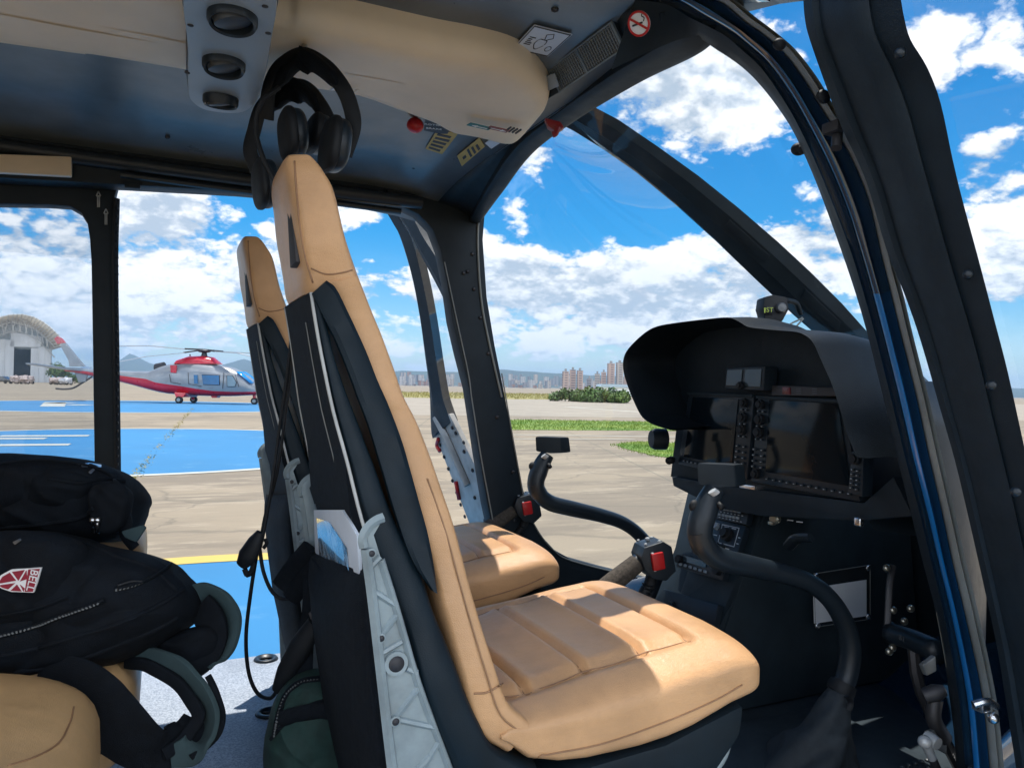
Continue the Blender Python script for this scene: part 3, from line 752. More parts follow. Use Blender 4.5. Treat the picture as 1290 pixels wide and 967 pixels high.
for pts in (((245, 470), (246, 484), (262, 487)), ((289, 470), (288, 490)), ((303, 472), (308, 488)), ((222, 472), (224, 482), (236, 484)), ((262.2, 472.6), (283.8, 473.1), (284.4, 485.4), (264.3, 484.9), (262.2, 472.6)), ((292.7, 473.6), (299.7, 473.6), (305, 482), (303.3, 487.4), (293.7, 487.4), (292.7, 473.6))):
    b.tube([hp(x, y, 1.075) for x, y in pts], .017, 5, 1)
b.parts('panel_line', M['darkmetal'], rh_)
b = MB(); b.grid([[hp(x, y, w) for w in (.9, .5, 0, -.5, -.9)] for x, y in ((303.5, 469), (312, 475.5), (321, 483))]); b.mi = 0
b.build('windscreen', mat('bright_screen', (.02, .25, .6), .08, spec=1, vs=1), rh_, solid=.06)
b = MB(); b.quadbox([hp(74, 434, .08), hp(81, 432.5, .08), hp(98, 452, .12), hp(107, 462, .14), hp(88, 462, .14), hp(86, 454, .12)], fw_h*.2, .02); b.quadbox([hp(94, 469, .1), hp(110, 470, .1), hp(108, 481, .08), hp(99, 482, .08)], fw_h*.18, .02)
b.mi = 1; b.quadbox([hp(67, 427, .07), hp(70.5, 424, .07), hp(76, 426.5, .07), hp(81, 432.2, .08), hp(71, 433.8, .08)], fw_h*.16, .02)
b.build('tail_fin', [hsil, hred], rh_, smooth=False)
b = MB(); b.quadbox([hp(112, 469, 0), hp(92, 468, 0), hp(56, 460.5, 2.0), hp(66, 460.8, 2.0)], V((0, 0, .1)), .02); b.quadbox([hp(112, 469, 0), hp(92, 468, 0), hp(84, 463, -1.8), hp(95, 463.5, -1.8)], V((0, 0, .1)), .02); b.build('stabiliser', hsil, rh_, smooth=False)
b = MB(); b.tube([hp(115, 475), hp(104, 482), hp(92, 489), hp(80, 490.5), hp(70, 489.8)], .06, 6, 4); b.build('tail_skid', M['darkmetal'], rh_)
b = MB(); b.tube([hp(256, 449), hp(256, 442.5)], [.20, .12], 10, 1); b.ball(hp(256, 442.5), (.42, .42, .12)); b.tube([hp(238, 451), hp(238, 446.5)], .04, 5, 1)
b.build('rotor_mast', M['darkmetal'], rh_)
for (x1, y1, w1, x0, y0) in ((160, 439, 2.0, 248, 441), (338, 454, 1.5, 264, 442.5), (168, 462, 3.5, 250, 442), (330, 449, -4.0, 262, 442)):
    b = MB(); a, c = hp(256, 441.6), hp(x1, y1, w1); sd = (c-a).cross(V((0, 0, 1))).normalized()*.17
    b.mi = 1; m_ = a.lerp(c, .22); b.quadbox([a-sd*.5, a+sd*.5, m_+sd*.8, m_-sd*.8], V((0, 0, .09)), .01); b.mi = 0
    md = m_.lerp(c, .5)+V((0, 0, .12)); b.quadbox([m_-sd, m_+sd, md+sd, md-sd], V((0, 0, .05)), 0); b.quadbox([md-sd, md+sd, c+sd*.8, c-sd*.8], V((0, 0, .05)), 0); b.build('rotor_blade', [M['house_c'] if False else mat('blade_grey', (.42, .44, .46), .5), M['darkmetal']], rh_, smooth=False)
for x, w in ((235, 1.1), (235, -1.1), (320.5, 0)):
    r_ = 4.4*HK; q = MB(); q.lathe([(.04, -.1), (r_*.6, -.11), (r_, -.08), (r_, .08), (r_*.6, .11), (.04, .1)], hp(x, 505.3+(x-235)*.021-1.6, w)+V((0, 0, -.0)), fw_h, 18); wl = q.build('wheel', M['rubber'], rh_)
    q = MB(); q.lathe([(.03, -.125), (r_*.5, -.125), (r_*.5, .125), (.03, .125)], hp(x, 503.7+(x-235)*.021, w), fw_h, 14); q.build('rim', M['alu'], wl)
    q = MB(); q.tube([hp(x, 503.7+(x-235)*.021, w*.93), hp(x-.5, 495, w*.8)], .1, 8, 1); q.build('landing_leg', hred, rh_)
b = MB(); b.quadbox([hp(228, 494, 1.08), hp(243, 495, 1.08), hp(240, 500.5, 1.15), hp(231, 500.5, 1.15)], fw_h*2.2, .05); b.quadbox([hp(267, 498, .3), hp(276, 498, .3), hp(275, 501.5, .3), hp(269, 501.5, .3)], fw_h*.6, .03); b.build('undercarriage_fairing', hred, rh_, smooth=False)

# ------------------------------------------------------------------ the air
hm = bpy.data.materials.new('air'); hm.use_nodes = True; ht = hm.node_tree; ht.nodes.clear()
ho = ht.nodes.new('ShaderNodeOutputMaterial'); hv = ht.nodes.new('ShaderNodeVolumePrincipled')
hv.inputs['Color'].default_value = (.45, .69, .98, 1); hv.inputs['Density'].default_value = HAZE; hv.inputs['Anisotropy'].default_value = .1
ht.links.new(hv.outputs[0], ho.inputs['Volume'])
b = MB(); b.box((0, 0, 118), (20000, 20000, 246)); tag(b.build('haze', hm, smooth=False), kind='stuff')
# ================================================================== the helicopter we look through
FZ, CZ = -.79, .60                       # cabin floor and roof lining
heli = thing('helicopter', 'dark blue helicopter with open doors, its cabin filling the view', 'helicopter', (.3, 1.5, GZ))
def sidef(u, v, w): return V((u, w, v))
def xz(pts, Y): return [(PY(x, y, Y).x, PY(x, y, Y).z) for x, y in pts]

# floor
b = MB(); b.box((-.55, 1.5, FZ-.03), (2.0, 1.56, .06), bev=.006); b.build('cabin_floor', M['floor'], heli)
b = MB(); b.box((1.19, 1.5, FZ-.034), (1.47, 1.34, .06), bev=.006); b.box((1.25, 1.18, FZ+.0), (.55, .42, .012), bev=.004)
for i in range(6):
    for j in range(4): b.lathe([(.006, 0), (.006, .004), (.003, .006)], (1.40+.02*i+.01*(j % 2), 1.02+.022*j, FZ+.006), (0, 0, 1), 8)
b.build('cockpit_floor', mat('dark_floor', (.030, .043, .054), .45, bump=.2, bs=300), heli)
for px, py in ((335, 830), (340, 898)):
    c = PZ(px, py, FZ); b = MB(); b.lathe([(.018, .001), (.022, .006), (.030, .006), (.034, .001)], c, (0, 0, 1), 28); b.mi = 1; b.lathe([(.0182, .0006), (.001, .0012)], c, (0, 0, 1), 20)
    b.tube([c+V((-.014, 0, .004)), c+V((.014, 0, .004))], .0025, 6, 1); b.parts('tie_down_ring', [M['blacksoft'], M['ink']], heli)
for px, py in ((323, 892), (208, 846), (230, 893)):
    pass

# roof lining: a sheet that sags to the door headers, and the roof skin above it
rows = []
for i in range(25):
    x = -1.6+i*(2.34)/24; row = []
    for j in range(25):
        y = .70+1.56*j/24; d = abs(y-1.49)/.78
        row.append(V((x, y, CZ-.075*d**4-.05*max(0, (x-.5)/.35)**2)))
    rows.append(row)
b = MB(); b.grid(rows); b.build('roof_lining', M['liner'], heli, solid=.004)
rows = [[V((-1.9+i*.262, .76+1.44*j/20, .70-.11*(abs(.76+1.44*j/20-1.49)/.73)**3-.07*max(0, (i-7)/3)**2)) for j in range(21)] for i in range(11)]
b = MB(); b.grid(rows); b.build('roof_skin', M['jamb'], heli, solid=.01)
for px, py in ((208, 4), (209, 66), (211, 173), (699, 12), (521, 211), (360, 25)):
    d = ray(px, py); c = d*((CZ-.012)/d.z)
    dd = abs(c.y-1.49)/.78; c = d*((CZ-.075*dd**4-.004)/d.z); b = MB(); b.lathe([(.006, -.004), (.006, .0), (.001, .003)], c+V((0, 0, -.002)), (0, 0, -1), 12); b.parts('screw', M['ink'], heli)

# beige duct cover under the roof
edge = [(-1.3, 1.52)]+[(PZ(x, y, .562).x, PZ(x, y, .562).y) for x, y in ((0, 46), (120, 62), (232, 77), (345, 92), (430, 110), (500, 133), (523, 141), (546, 150), (567, 162), (587, 166), (607, 170), (636, 177), (652, 173), (672, 152), (692, 124), (684, 100), (650, 73), (600, 59), (550, 50), (480, 35), (430, 24), (380, 14), (340, 8))]+[(-.1, 1.10), (-.5, 1.10), (-1.3, 1.10)]
P, _ = catmull([V((x, y, 0)) for x, y in edge], 4, True); c = V((.1, 1.32, 0))
rings = []
def inset(p, k):
    y = 1.32+(p.y-1.32)*(1-k*1.6) if True else p.y
    x = p.x-(.09*k*8 if p.x > .6 else 0)*max(0, (p.x-.6)/.12)*.25
    return V((x, y, 0))
for k, z in ((0, .605), (0, .575), (.012, .562), (.05, .548), (.12, .540), (.26, .536), (.42, .535), (.58, .535)):
    ring = []
    for p in P:
        q = inset(p, k); wv = .006*mnoise.noise(V((q.x*4, q.y*6, 2)))+(.012*math.exp(-((q.x-.36)/.07)**2-((q.y-1.42)/.05)**2))
        ring.append(V((q.x, q.y, z+wv*min(1, k*8))))
    rings.append(ring)
b = MB(); b.loft(rings, True, True); b.build('duct_cover', M['beige'], heli, ang=70)
b = MB()
for k in range(4): b.box((.275+.012*k, 1.372+.002*k, .5335), (.004, .03, .002), Matrix.Rotation(.25, 3, 'Z'))
b.parts('louvre', M['white'], heli)
# fuel shut-off marks and lever ends on the cover
def roofmark(name, mats, px, py, z, w, h, xd=(1, 0, 0), paint=None):
    c = PZ(px, py, z); xd = V(xd).normalized(); yd = V((0, 0, -1)).cross(xd); q = MB()
    q.quadbox([c+xd*sx*w/2+yd*sy*h/2 for sx, sy in ((-1, -1), (1, -1), (1, 1), (-1, 1))], V((0, 0, -.0015)))
    if paint: q.mi = 1; paint(q, c+V((0, 0, -.0017)), xd, yd)
    return q.build(name, mats, heli, smooth=False)
def arrow(s):
    def f(q, c, x, y):
        for poly in ([(-.018*s, -.0015), (.006*s, -.0015), (.006*s, .0015), (-.018*s, .0015)], [(.006*s, -.005), (.018*s, 0), (.006*s, .005)]):
            q.quadbox([c+x*a+y*d for a, d in poly], V((0, 0, -.0006)))
    return f
roofmark('placard', [M['teal'], M['white']], 604, 159, .524, .050, .016, (1, .12, 0), arrow(-1))
roofmark('placard', [M['darkred'], M['white']], 628, 162.5, .524, .046, .016, (1, .12, 0), arrow(1))
q = MB(); c = PZ(647, 164, .524)
for k in range(4): q.box(c+V((.008*k-.012, .001*k, 0)), (.003, .026, .003))
q.build('louvre', M['ink'], heli)
# label at the front of the lining, yellow labels by the far door, rotor brake handle
def roofz(px, py, dz=-.006):
    d = ray(px, py); z = CZ
    for _ in range(6):
        p = d*(z/d.z); dd = abs(p.y-1.49)/.78; z = CZ-.075*dd**4-.05*max(0, (p.x-.5)/.35)**2+dz
    return d*(z/d.z)
def decal(name, quad, mats, paint=None, parent=heli):
    q = MB(); n = (quad[1]-quad[0]).cross(quad[3]-quad[0]).normalized()
    if n.z > 0: n = -n
    q.quadbox(quad, n*.0012)
    if paint:
        q.mi = 1
        def at(u, v): return quad[0].lerp(quad[1], u).lerp(quad[3].lerp(quad[2], u), v)+n*.0014
        paint(q, at, n)
    return q.build(name, mats, parent, smooth=False)
def bar(q, at, n, u0, v0, u1, v1): q.quadbox([at(u0, v0), at(u1, v0), at(u1, v1), at(u0, v1)], n*.0006)
def lab1(q, at, n):
    for v in (.02, .96): bar(q, at, n, .02, v, .98, v+.03)
    for u in (.02, .96): bar(q, at, n, u, .05, u+.02, .96)
    rr_ = random.Random(2)
    for k in range(5): bar(q, at, n, .14, .30+.07*k, .14+rr_.uniform(.1, .17), .325+.07*k)
    pts = [(.5+.13*math.cos(a), .42+.20*math.sin(a)*(1+.2*math.sin(3*a))) for a in [i*.35 for i in range(18)]]
    for (a, c_), (d, e) in zip(pts, pts[1:]): q.quadbox([at(a, c_), at(d, e), at(d+.012, e+.02), at(a+.012, c_+.02)], n*.0006)
    pts = [(.52, .6), (.46, .78), (.60, .86), (.68, .70), (.58, .62)]
    for (a, c_), (d, e) in zip(pts, pts[1:]): q.quadbox([at(a, c_), at(d, e), at(d+.012, e+.02), at(a+.012, c_+.02)], n*.0006)
    pts = [(.8+.07*math.cos(a), .3+.1*math.sin(a)) for a in [i*.5 for i in range(14)]]
    for (a, c_), (d, e) in zip(pts, pts[1:]): q.quadbox([at(a, c_), at(d, e), at(d+.01, e+.015), at(a+.01, c_+.015)], n*.0006)
decal('placard', [roofz(645, 61), roofz(690, 71), roofz(721, 43), roofz(673, 31)], [M['paper'], M['ink']], lab1)
def stripes(q, at, n):
    rr_ = random.Random(5)
    for k in range(5): bar(q, at, n, .08+.17*k, .12, .17+.17*k, .12+rr_.uniform(.5, .75))
def lines(q, at, n):
    bar(q, at, n, .38, .16, .62, .30)
    for k in range(3): bar(q, at, n, .12, .42+.17*k, .88-.1*k, .50+.17*k)
decal('placard', [roofz(536, 187), roofz(551, 163), roofz(577, 168), roofz(557, 194)], [M['yellow'], M['ink']], stripes)
decal('placard', [roofz(582, 209), roofz(576, 196), roofz(604, 173), roofz(611, 184)], [M['yellow'], M['ink']], lines)
decal('placard', [roofz(611, 180), roofz(619, 187), roofz(636, 176), roofz(622, 172)], [M['paper'], M['ink']])
c = roofz(523, 158, -.02); b = MB(); b.ball(c, (.019, .019, .017)); b.lathe([(.006, 0), (.006, .05)], c, (0, 0, 1), 10); b.build('rotor_brake_knob', M['red'], heli)
def rb(q, at, n):
    pass
pq = [roofz(534, 164), roofz(568, 171), roofz(562, 155), roofz(536, 149)]
decal('placard', pq, [M['ink'], M['white']])
ce = sum(pq, V())/4; b = MB(); xd = roofz(556, 160)-roofz(540, 158.5); yd = roofz(546, 154)-roofz(546, 160)
b.text('ROTOR', roofz(546.5, 156.4), xd, yd, .0125, .002); b.build('lettering', M['white'], heli, smooth=False); b = MB(); b.text('BRAKE', roofz(546.5, 161.2), xd, yd, .0125, .002); b.build('lettering', M['white'], heli, smooth=False)

# ---- windscreen header with the grille and the no smoking sign
hd = [V((PY(641, 186, 1.62).x, 2.08, .50)), V((.745, 1.62, .545)), V((.735, 1.25, .553)), V((.72, 1.0, .548)), V((.69, .90, .545))]
b = MB(); b.tube([V((.855, 2.13, .50)), V((.80, 1.85, .53)), V((.772, 1.62, .568)), V((.768, 1.40, .582)), V((.755, 1.15, .574)), V((.735, .96, .552)), V((.70, .88, .55))], [.014, .020, .022, .024, .028, .032, .03], 14, 8, flat=(1.2, .65), upv=(0, 0, 1), e=.6)
b.build('windscreen_header', M['black'], heli)
lr = [V((.735, y, CZ-.075*(abs(y-1.49)/.78)**4-.05*(.235/.35)**2-.002)) for y in [.86+.066*i for i in range(21)]]
hr_ = catmull([V((.70, .86, .555)), V((.735, .96, .557)), V((.765, 1.15, .57)), V((.775, 1.40, .573)), V((.775, 1.62, .56)), V((.80, 1.85, .535)), V((.855, 2.18, .50))], 4)[0]
hr_ = [hr_[int(i*(len(hr_)-1)/20)] for i in range(21)]
b = MB(); b.grid([lr, [a.lerp(c_, .5)+V((0, 0, .01)) for a, c_ in zip(lr, hr_)], hr_, [q+V((-.02, 0, .06)) for q in hr_]]); b.build('header_panel', M['black'], heli, solid=.003)
def hq(*pp): return [PX(x, y, X) for x, y, X in pp]
gq = [PX(698, 83, .655), PX(779, 22, .645), PX(795, 56, .672), PX(713, 112, .682)]
b = MB(); b.quadbox(gq, (gq[1]-gq[0]).cross(gq[3]-gq[0]).normalized()*-.012 if (gq[1]-gq[0]).cross(gq[3]-gq[0]).x > 0 else (gq[1]-gq[0]).cross(gq[3]-gq[0]).normalized()*.012, .002)
b.build('grille_panel', M['blacksoft'], heli)
gn = (gq[1]-gq[0]).cross(gq[3]-gq[0]).normalized()
if gn.x > 0: gn = -gn
def gat(u, v): return gq[0].lerp(gq[1], u).lerp(gq[3].lerp(gq[2], u), v)+gn*.0135
b = MB()
for k in range(30): b.quadbox([gat(.03+.032*k, .06), gat(.04+.032*k, .06), gat(.04+.032*k, .93), gat(.03+.032*k, .93)], gn*.0026)
for k in range(7): b.quadbox([gat(.03, .10+.125*k), gat(.97, .10+.125*k), gat(.97, .12+.125*k), gat(.03, .12+.125*k)], gn*.002)
b.build('grille', mat('grille_grey', (.16, .18, .19), .4), heli, smooth=False)
b = MB()
for v in (.0, .95): b.quadbox([gat(0, v), gat(1, v), gat(1, v+.06), gat(0, v+.06)], gn*.004)
for u in (0, .47, .985): b.quadbox([gat(u, 0), gat(u+.025, 0), gat(u+.025, 1), gat(u, 1)], gn*.0037)
b.build('grille_frame', mat('grey_blue_trim', (.13, .17, .2), .4), heli, smooth=False)
sq = [PX(676, 88, .650), PX(697, 83, .655), PX(712, 112, .682), PX(690, 125, .680)]
b = MB(); b.quadbox(sq, gn*.012, .002); b.build('switch_plate', M['black'], heli)
b = MB(); b.quadbox([PX(686, 96, .640), PX(699, 92, .640), PX(705, 108, .656), PX(692, 114, .656)], gn*.003, .001); b.build('label_tag', M['greyplastic'], heli)
# no smoking sign
sc_ = PX(807, 29, .585); sn = (gn*.8+V((0, -.35, 0))).normalized(); sx = V((.25, -1, -.1)); sx = (sx-sn*sx.dot(sn)).normalized(); sy = sn.cross(sx)
if sy.z < 0: sy = -sy
b = MB(); b.quadbox([PX(781, 18, .645), PX(800, 8, .635), PX(838, 14, .635), PX(840, 40, .655), PX(796, 58, .673)], gn*.01, .002); b.build('sign_backing', M['black'], heli)
sg = MB(); sg.lathe([(.0001, 0), (.0165, 0), (.0165, .0012), (.0001, .0012)], sc_+sn*.004, sn, 32); s_ob = sg.build('no_smoking_sign', M['white'], heli, smooth=False)
q = MB(); q.tube([sc_+sn*.0057+(sx*math.cos(a)+sy*math.sin(a))*.0152 for a in [2*math.pi*i/32 for i in range(32)]], .0016, 6, 1, closed=True); q.quadbox([sc_+sn*.0058+sx*a+sy*d for a, d in ((-.0115, .0085), (-.0095, .0105), (.0115, -.0085), (.0095, -.0105))], sn*.0009)
q.build('red_ring', M['red'], s_ob, smooth=False)
q = MB(); q.quadbox([sc_+sn*.0056+sx*a+sy*d for a, d in ((-.010, -.0012), (.006, -.0012), (.006, .0012), (-.010, .0012))], sn*.0005); q.tube([sc_+sn*.0058+sx*a+sy*d for a, d in ((.008, .001), (.010, .005), (.007, .008), (.009, .011))], .0007, 5, 3); q.build('cigarette', M['ink'], s_ob, smooth=False)
# red handle under the header
b = MB(); b.quadbox([PT(686, 148, 1.47), PT(706, 153, 1.47), PT(711, 160, 1.47), PT(700, 166, 1.47), PT(690, 159, 1.47)], fw*.02, .003); b.tube([PT(703, 160, 1.47), PT(700, 168, 1.47), PT(696, 170, 1.47)], .006, 8, 4); b.build('release_handle', M['darkred'], heli)

# ---- centre post of the windscreen
pl = [(690, 148), (720, 163), (760, 188), (800, 216), (850, 257), (900, 302), (950, 350), (1000, 397), (1050, 440), (1100, 484), (1135, 515)]
pu = [(733, 108), (742, 132), (780, 152), (830, 186), (880, 222), (930, 262), (980, 305), (1020, 342), (1060, 382), (1094, 420), (1130, 460)]
A = [PY(x, y, 1.52) for x, y in pl]; B_ = [PY(x, y, 1.43) for x, y in pu]
rings = []
for a, c_ in zip(A, B_):
    d = (c_-a); n = ray(900, 300).normalized(); m1 = a.lerp(c_, .33); m2 = a.lerp(c_, .70)
    rings.append([a, m1-n*.012, m1-n*.026, m2-n*.028, c_-n*.012, c_, c_+n*.03, a+n*.03])
b = MB(); b.loft(rings); b.build('centre_post', M['door_trim'], heli, ang=25)
for i in (5, 7):
    b = MB(); n = ray(900, 300).normalized(); q = [A[i].lerp(B_[i], .42), A[i].lerp(B_[i], .64), A[i+1].lerp(B_[i+1], .64), A[i+1].lerp(B_[i+1], .42)]; b.quadbox([p-n*.0285 for p in q], -n*.004, .001); b.parts('post_cover', M['black'], heli)

# ---- far (left) side: door header, front pillar with sill, rear post
Lp = [(487, 258.5), (508, 261), (527, 270), (545, 289), (555, 315), (563, 355), (570, 405), (580, 448), (591, 490), (603, 570), (614, 637), (628, 700)]
Rp = [(650, 178), (634, 192), (622, 212), (613, 250), (609, 302), (614, 374), (624, 435), (635, 490), (647, 552), (659, 612), (664, 633), (672, 655), (684, 676), (700, 693), (720, 704), (760, 715), (800, 725), (860, 738), (930, 752)]
Y1 = 2.12
polyA = xz(Lp, Y1)+[(.98, FZ), (1.85, FZ)]+xz(Rp[::-1], Y1)+[(PY(487, 258, Y1).x, .66)]
b = MB(); b.prism(polyA, sidef, Y1, Y1+.06, .008); fp = b.build('front_pillar', M['black'], heli, ang=30)
hx = PY(487, 258.5, Y1).x-.002
hdz = xz([(0, 224), (150, 232.5), (300, 241), (400, 250), (487, 258.5)], Y1)
polyH = [(-1.4, hdz[0][1]-.01)]+hdz[:-1]+[(hx, hdz[-1][1]), (hx, .62), (-1.4, .62)]
b = MB(); b.prism(polyH, sidef, Y1+.001, Y1+.07, .006); b.build('door_header', M['black'], heli, ang=30)
b = MB(); b.tube([V((-1.3, Y1-.012, .545)), V((-.3, Y1-.012, .535)), V((.3, Y1-.012, .53)), V((.68, Y1-.012, .53))], .022, 10, 6, flat=(.9, .7)); b.tube([V((-.1, Y1-.004, .508)), V((.3, Y1-.004, .503)), V((.62, Y1-.004, .50))], .009, 8, 6); b.build('header_seal', M['blacksoft'], heli)
b = MB(); b.box(PY(167, 234, Y1-.01), (.035, .02, .016), bev=.003); b.build('door_catch', M['black'], heli)
# bright seal lines and rivets along the pillar
b = MB()
for pts in (((594, 500), (606, 575), (619, 645), (629, 700)), ((632, 470), (645, 545), (655, 600), (661, 630), (669, 652), (682, 675), (698, 693), (720, 706), (790, 724), (850, 737))):
    b.tube([PY(x, y, Y1-.002) for x, y in pts], .0022, 6, 6)
b.tube([PY(x, y, Y1-.002) for x, y in ((560, 330), (577, 410), (590, 470), (594, 500))], .002, 6, 6)
b.tube([PY(x, y, Y1-.003) for x, y in ((632, 196), (618, 222), (606, 260), (602, 302), (606, 374), (616, 430), (632, 500))], .0035, 6, 6)
b.build('pillar_seal', M['seal'], heli)
b = MB()
for x, y in ((594, 278), (595, 320), (597, 364), (615, 445), (589, 342), (584, 344), (626, 525), (646, 594), (668, 689), (678, 700), (605, 400), (648, 655)): b.lathe([(.006, 0), (.006, .003), (.002, .005)], PY(x, y, Y1), (0, -1, 0), 10)
b.parts('rivet', M['darkmetal'], fp)
# coloured reflections' source: glossy strip of outer skin beyond the pillar
b = MB(); b.prism(xz([(612, 250), (609, 302), (614, 374), (635, 490), (659, 612), (652, 612), (628, 490), (607, 374), (602, 302), (605, 250)], Y1), sidef, Y1+.061, Y1+.10); b.build('outer_skin', M['jamb'], heli, smooth=False)
# rear post and rear window frame
pr = [(149, 232), (144, 252), (145, 330), (146, 450), (148, 600), (150, 760)]
plf = [(118, 760), (119, 600), (117, 450), (115, 330), (113, 300), (110, 281), (102, 268), (88, 260), (60, 258), (0, 257), (-200, 250)]
Y2 = 2.20
pp = xz(pr, Y2)+xz(plf, Y2)+[(-1.4, .545), (PY(149, 232, Y2).x, .545)]
b = MB(); b.prism(pp, sidef, Y2, Y2+.05, .006); rp = b.build('rear_post', M['black'], heli, ang=30)
b = MB(); b.tube([PY(x, y, Y2-.002) for x, y in ((147, 250), (145, 330), (146.5, 450), (148.5, 600), (150, 740))], .010, 8, 5, flat=(.5, 1))
for k in range(46): b.lathe([(.004, 0), (.004, .003)], PY(147.3+.6*k/46, 262+k*10.4, Y2-.01), (1, -.3, 0), 6)
b.build('door_seal', M['rubber'], rp)
b = MB()
for x, y in ((124, 249), (133.5, 271)):
    for pts in ([(0, 9), (-3.2, 0), (3.2, 0)],):
        q = [PY(x, y-8, Y2-.001), PY(x-2.6, y-2, Y2-.001), PY(x+2.6, y-2, Y2-.001)]
        for a, c_ in ((0, 1), (1, 2), (2, 0)): b.tube([q[a], q[c_]], .0016, 5, 1)
    for dx in (-1, 1.2): b.tube([PY(x+dx, y-2, Y2-.001), PY(x+dx*.9, y+12, Y2-.001)], .0016, 5, 1)
b.parts('arrow_mark', M['print'], rp)
b = MB(); b.quadbox([PY(x, y, 2.09) for x, y in ((-80, 191), (90, 197), (90, 222), (-80, 213))], V((0, .02, 0)), .004); b.build('beige_trim', M['beige'], heli)
b = MB(); b.quadbox([PY(x, y, Y2+.03) for x, y in ((-120, 245), (105, 252), (116, 300), (120, 760), (-120, 760))], V((0, .004, 0))); b.build('rear_window', M['glass_smoke'], heli, smooth=False)
# lower wall aft of the rear post
b = MB(); b.prism([(-1.5, FZ), (PY(118, 700, Y2).x, FZ), (PY(118, 700, Y2).x, -.45), (-1.5, -.42)], sidef, Y2-.02, Y2+.06); b.build('side_wall', M['black'], heli, smooth=False)
b = MB(); b.box((-1.5, 1.49, -.1), (.05, 1.4, 1.35)); b.build('rear_bulkhead', M['black'], heli)

# ---- open left front door, swung out square to the cabin
lead_l = [(487, 259), (500, 270), (514, 289), (532, 325), (547, 353), (560, 379), (572, 410), (585, 470), (600, 540)]
lead_r = [(500, 259), (518, 272), (532, 297), (550, 325), (562, 343), (570, 362), (580, 400), (592, 465), (606, 535)]
tr_l = [(485, 260), (496, 281), (506, 304), (519, 348), (529, 400), (536, 452), (541, 490), (543, 540), (545, 552)]
tr_r = [(495, 265), (505, 279), (519, 302), (532, 353), (542, 405), (550, 457), (557, 498), (562, 515), (568, 532)]
ldoor = tag(thing('left_front_door', None, None), None)
bpy.data.objects.remove(ldoor)
def band(l, r, fn, th, k=None):
    rings = []
    for a, c_ in zip(l, r):
        p, q = fn(*a), fn(*c_); n = V((-1, 0, -.27)).normalized(); m_ = p.lerp(q, .5)
        rings.append([p, m_+n*th*.6, q, q-n*th, p-n*th])
    q = MB(); q.loft(rings); return q
def subd(pts, s=4): return [(v.x, v.y) for v in catmull([V((x, y, 0)) for x, y in pts], s)[0]]
dl = band(subd(lead_l), subd(lead_r), PD, .025); 
ld = dl.build('front_door', M['door_trim'], heli, ang=25)
band(subd(tr_l), subd(tr_r), PD, .03).build('door_edge', M['door_trim'], ld, ang=25)
n = V((-1, 0, -.27)).normalized()
gl = [(485, 260), (506, 304), (529, 400), (541, 490), (545, 560)]; gr = [(495, 260), (550, 325), (575, 400), (598, 490), (610, 560)]
b = MB(); b.grid([[PD(x, y) for x, y in catmull([V((*p, 0)) for p in gl], 4)[0] for x, y in ((x, y),)] if False else [PD(v.x, v.y) for v in catmull([V((*p, 0)) for p in gl], 4)[0]], [PD(v.x, v.y) for v in catmull([V((*p, 0)) for p in gr], 4)[0]]]); b.build('window', M['glass'], ld)
b = MB(); n = V((-1, 0, -.27)).normalized()
b.quadbox([PD(x, y) for x, y in ((548, 548), (556, 520), (566, 522), (640, 670), (628, 705), (596, 672))], -n*.02, .003); b.build('inner_panel', mat('grey_door_panel', (.38, .37, .35), .55, spec=.2), ld)
b = MB()
for a, c_, k in (((550, 545), (592, 665), 9), ((560, 540), (612, 655), 5), ((556, 520), (600, 575), 4), ((575, 545), (628, 662), 6)):
    for i in range(k):
        p = PD(a[0]+(c_[0]-a[0])*i/(k-1), a[1]+(c_[1]-a[1])*i/(k-1)); b.lathe([(.008, 0), (.008, .004), (.003, .007)], p+n*.002, n, 8)
b.parts('rivet', M['ink'], ld)
b = MB(); b.tube([PD(552, 524)+n*.01, PD(568, 556)+n*.01, PD(592, 610)+n*.01], .016, 8, 4, flat=(1, .6)); b.build('latch_rod', mat('alloy_rod', (.25, .27, .28), .4, .6), ld)
b = MB(); b.tube([PD(554, 552)+n*.006, PD(552, 560)+n*.006, PD(556, 568)+n*.006], .008, 6, 4); b.tube([PD(576, 606)+n*.006, PD(580, 628)+n*.006], .009, 6, 4); b.parts('latch_tab', M['red'], ld)

# ---- near (right) side windscreen pillar, door seal and open right front door
def iy(tab, y):
    tab = sorted(tab, key=lambda p: p[1])
    if y <= tab[0][1]:
        (x0, y0), (x1, y1) = tab[0], tab[1]
    elif y >= tab[-1][1]:
        (x0, y0), (x1, y1) = tab[-2], tab[-1]
    else:
        k = max(i for i in range(len(tab)-1) if tab[i][1] <= y); (x0, y0), (x1, y1) = tab[k], tab[k+1]
    return x0+(x1-x0)*(y-y0)/(y1-y0)
b0 = [(770, 88), (830, 60), (873, 47), (903, 63), (935, 85), (960, 110), (985, 143), (1003, 173), (1027, 227), (1047, 280), (1062, 322), (1078, 370), (1093, 422), (1113, 502), (1130, 575), (1147, 644), (1163, 710), (1180, 777), (1197, 877), (1205, 964), (1208, 1010)]
b1 = [(800, 0), (840, 6), (868, 22), (910, 43), (933, 62), (958, 85), (985, 123), (1008, 163), (1032, 215), (1055, 272), (1073, 320), (1088, 370), (1102, 420), (1122, 500), (1140, 575), (1158, 644), (1174, 710), (1190, 777), (1208, 877), (1216, 964), (1220, 1010)]
b2 = [(850, -40), (885, -8), (912, 6), (937, 27), (960, 43), (986, 66), (1012, 100), (1033, 135), (1066, 188), (1093, 250), (1110, 322), (1122, 370), (1134, 420), (1154, 500), (1170, 575), (1186, 644), (1200, 710), (1216, 777), (1237, 877), (1246, 964), (1250, 1010)]
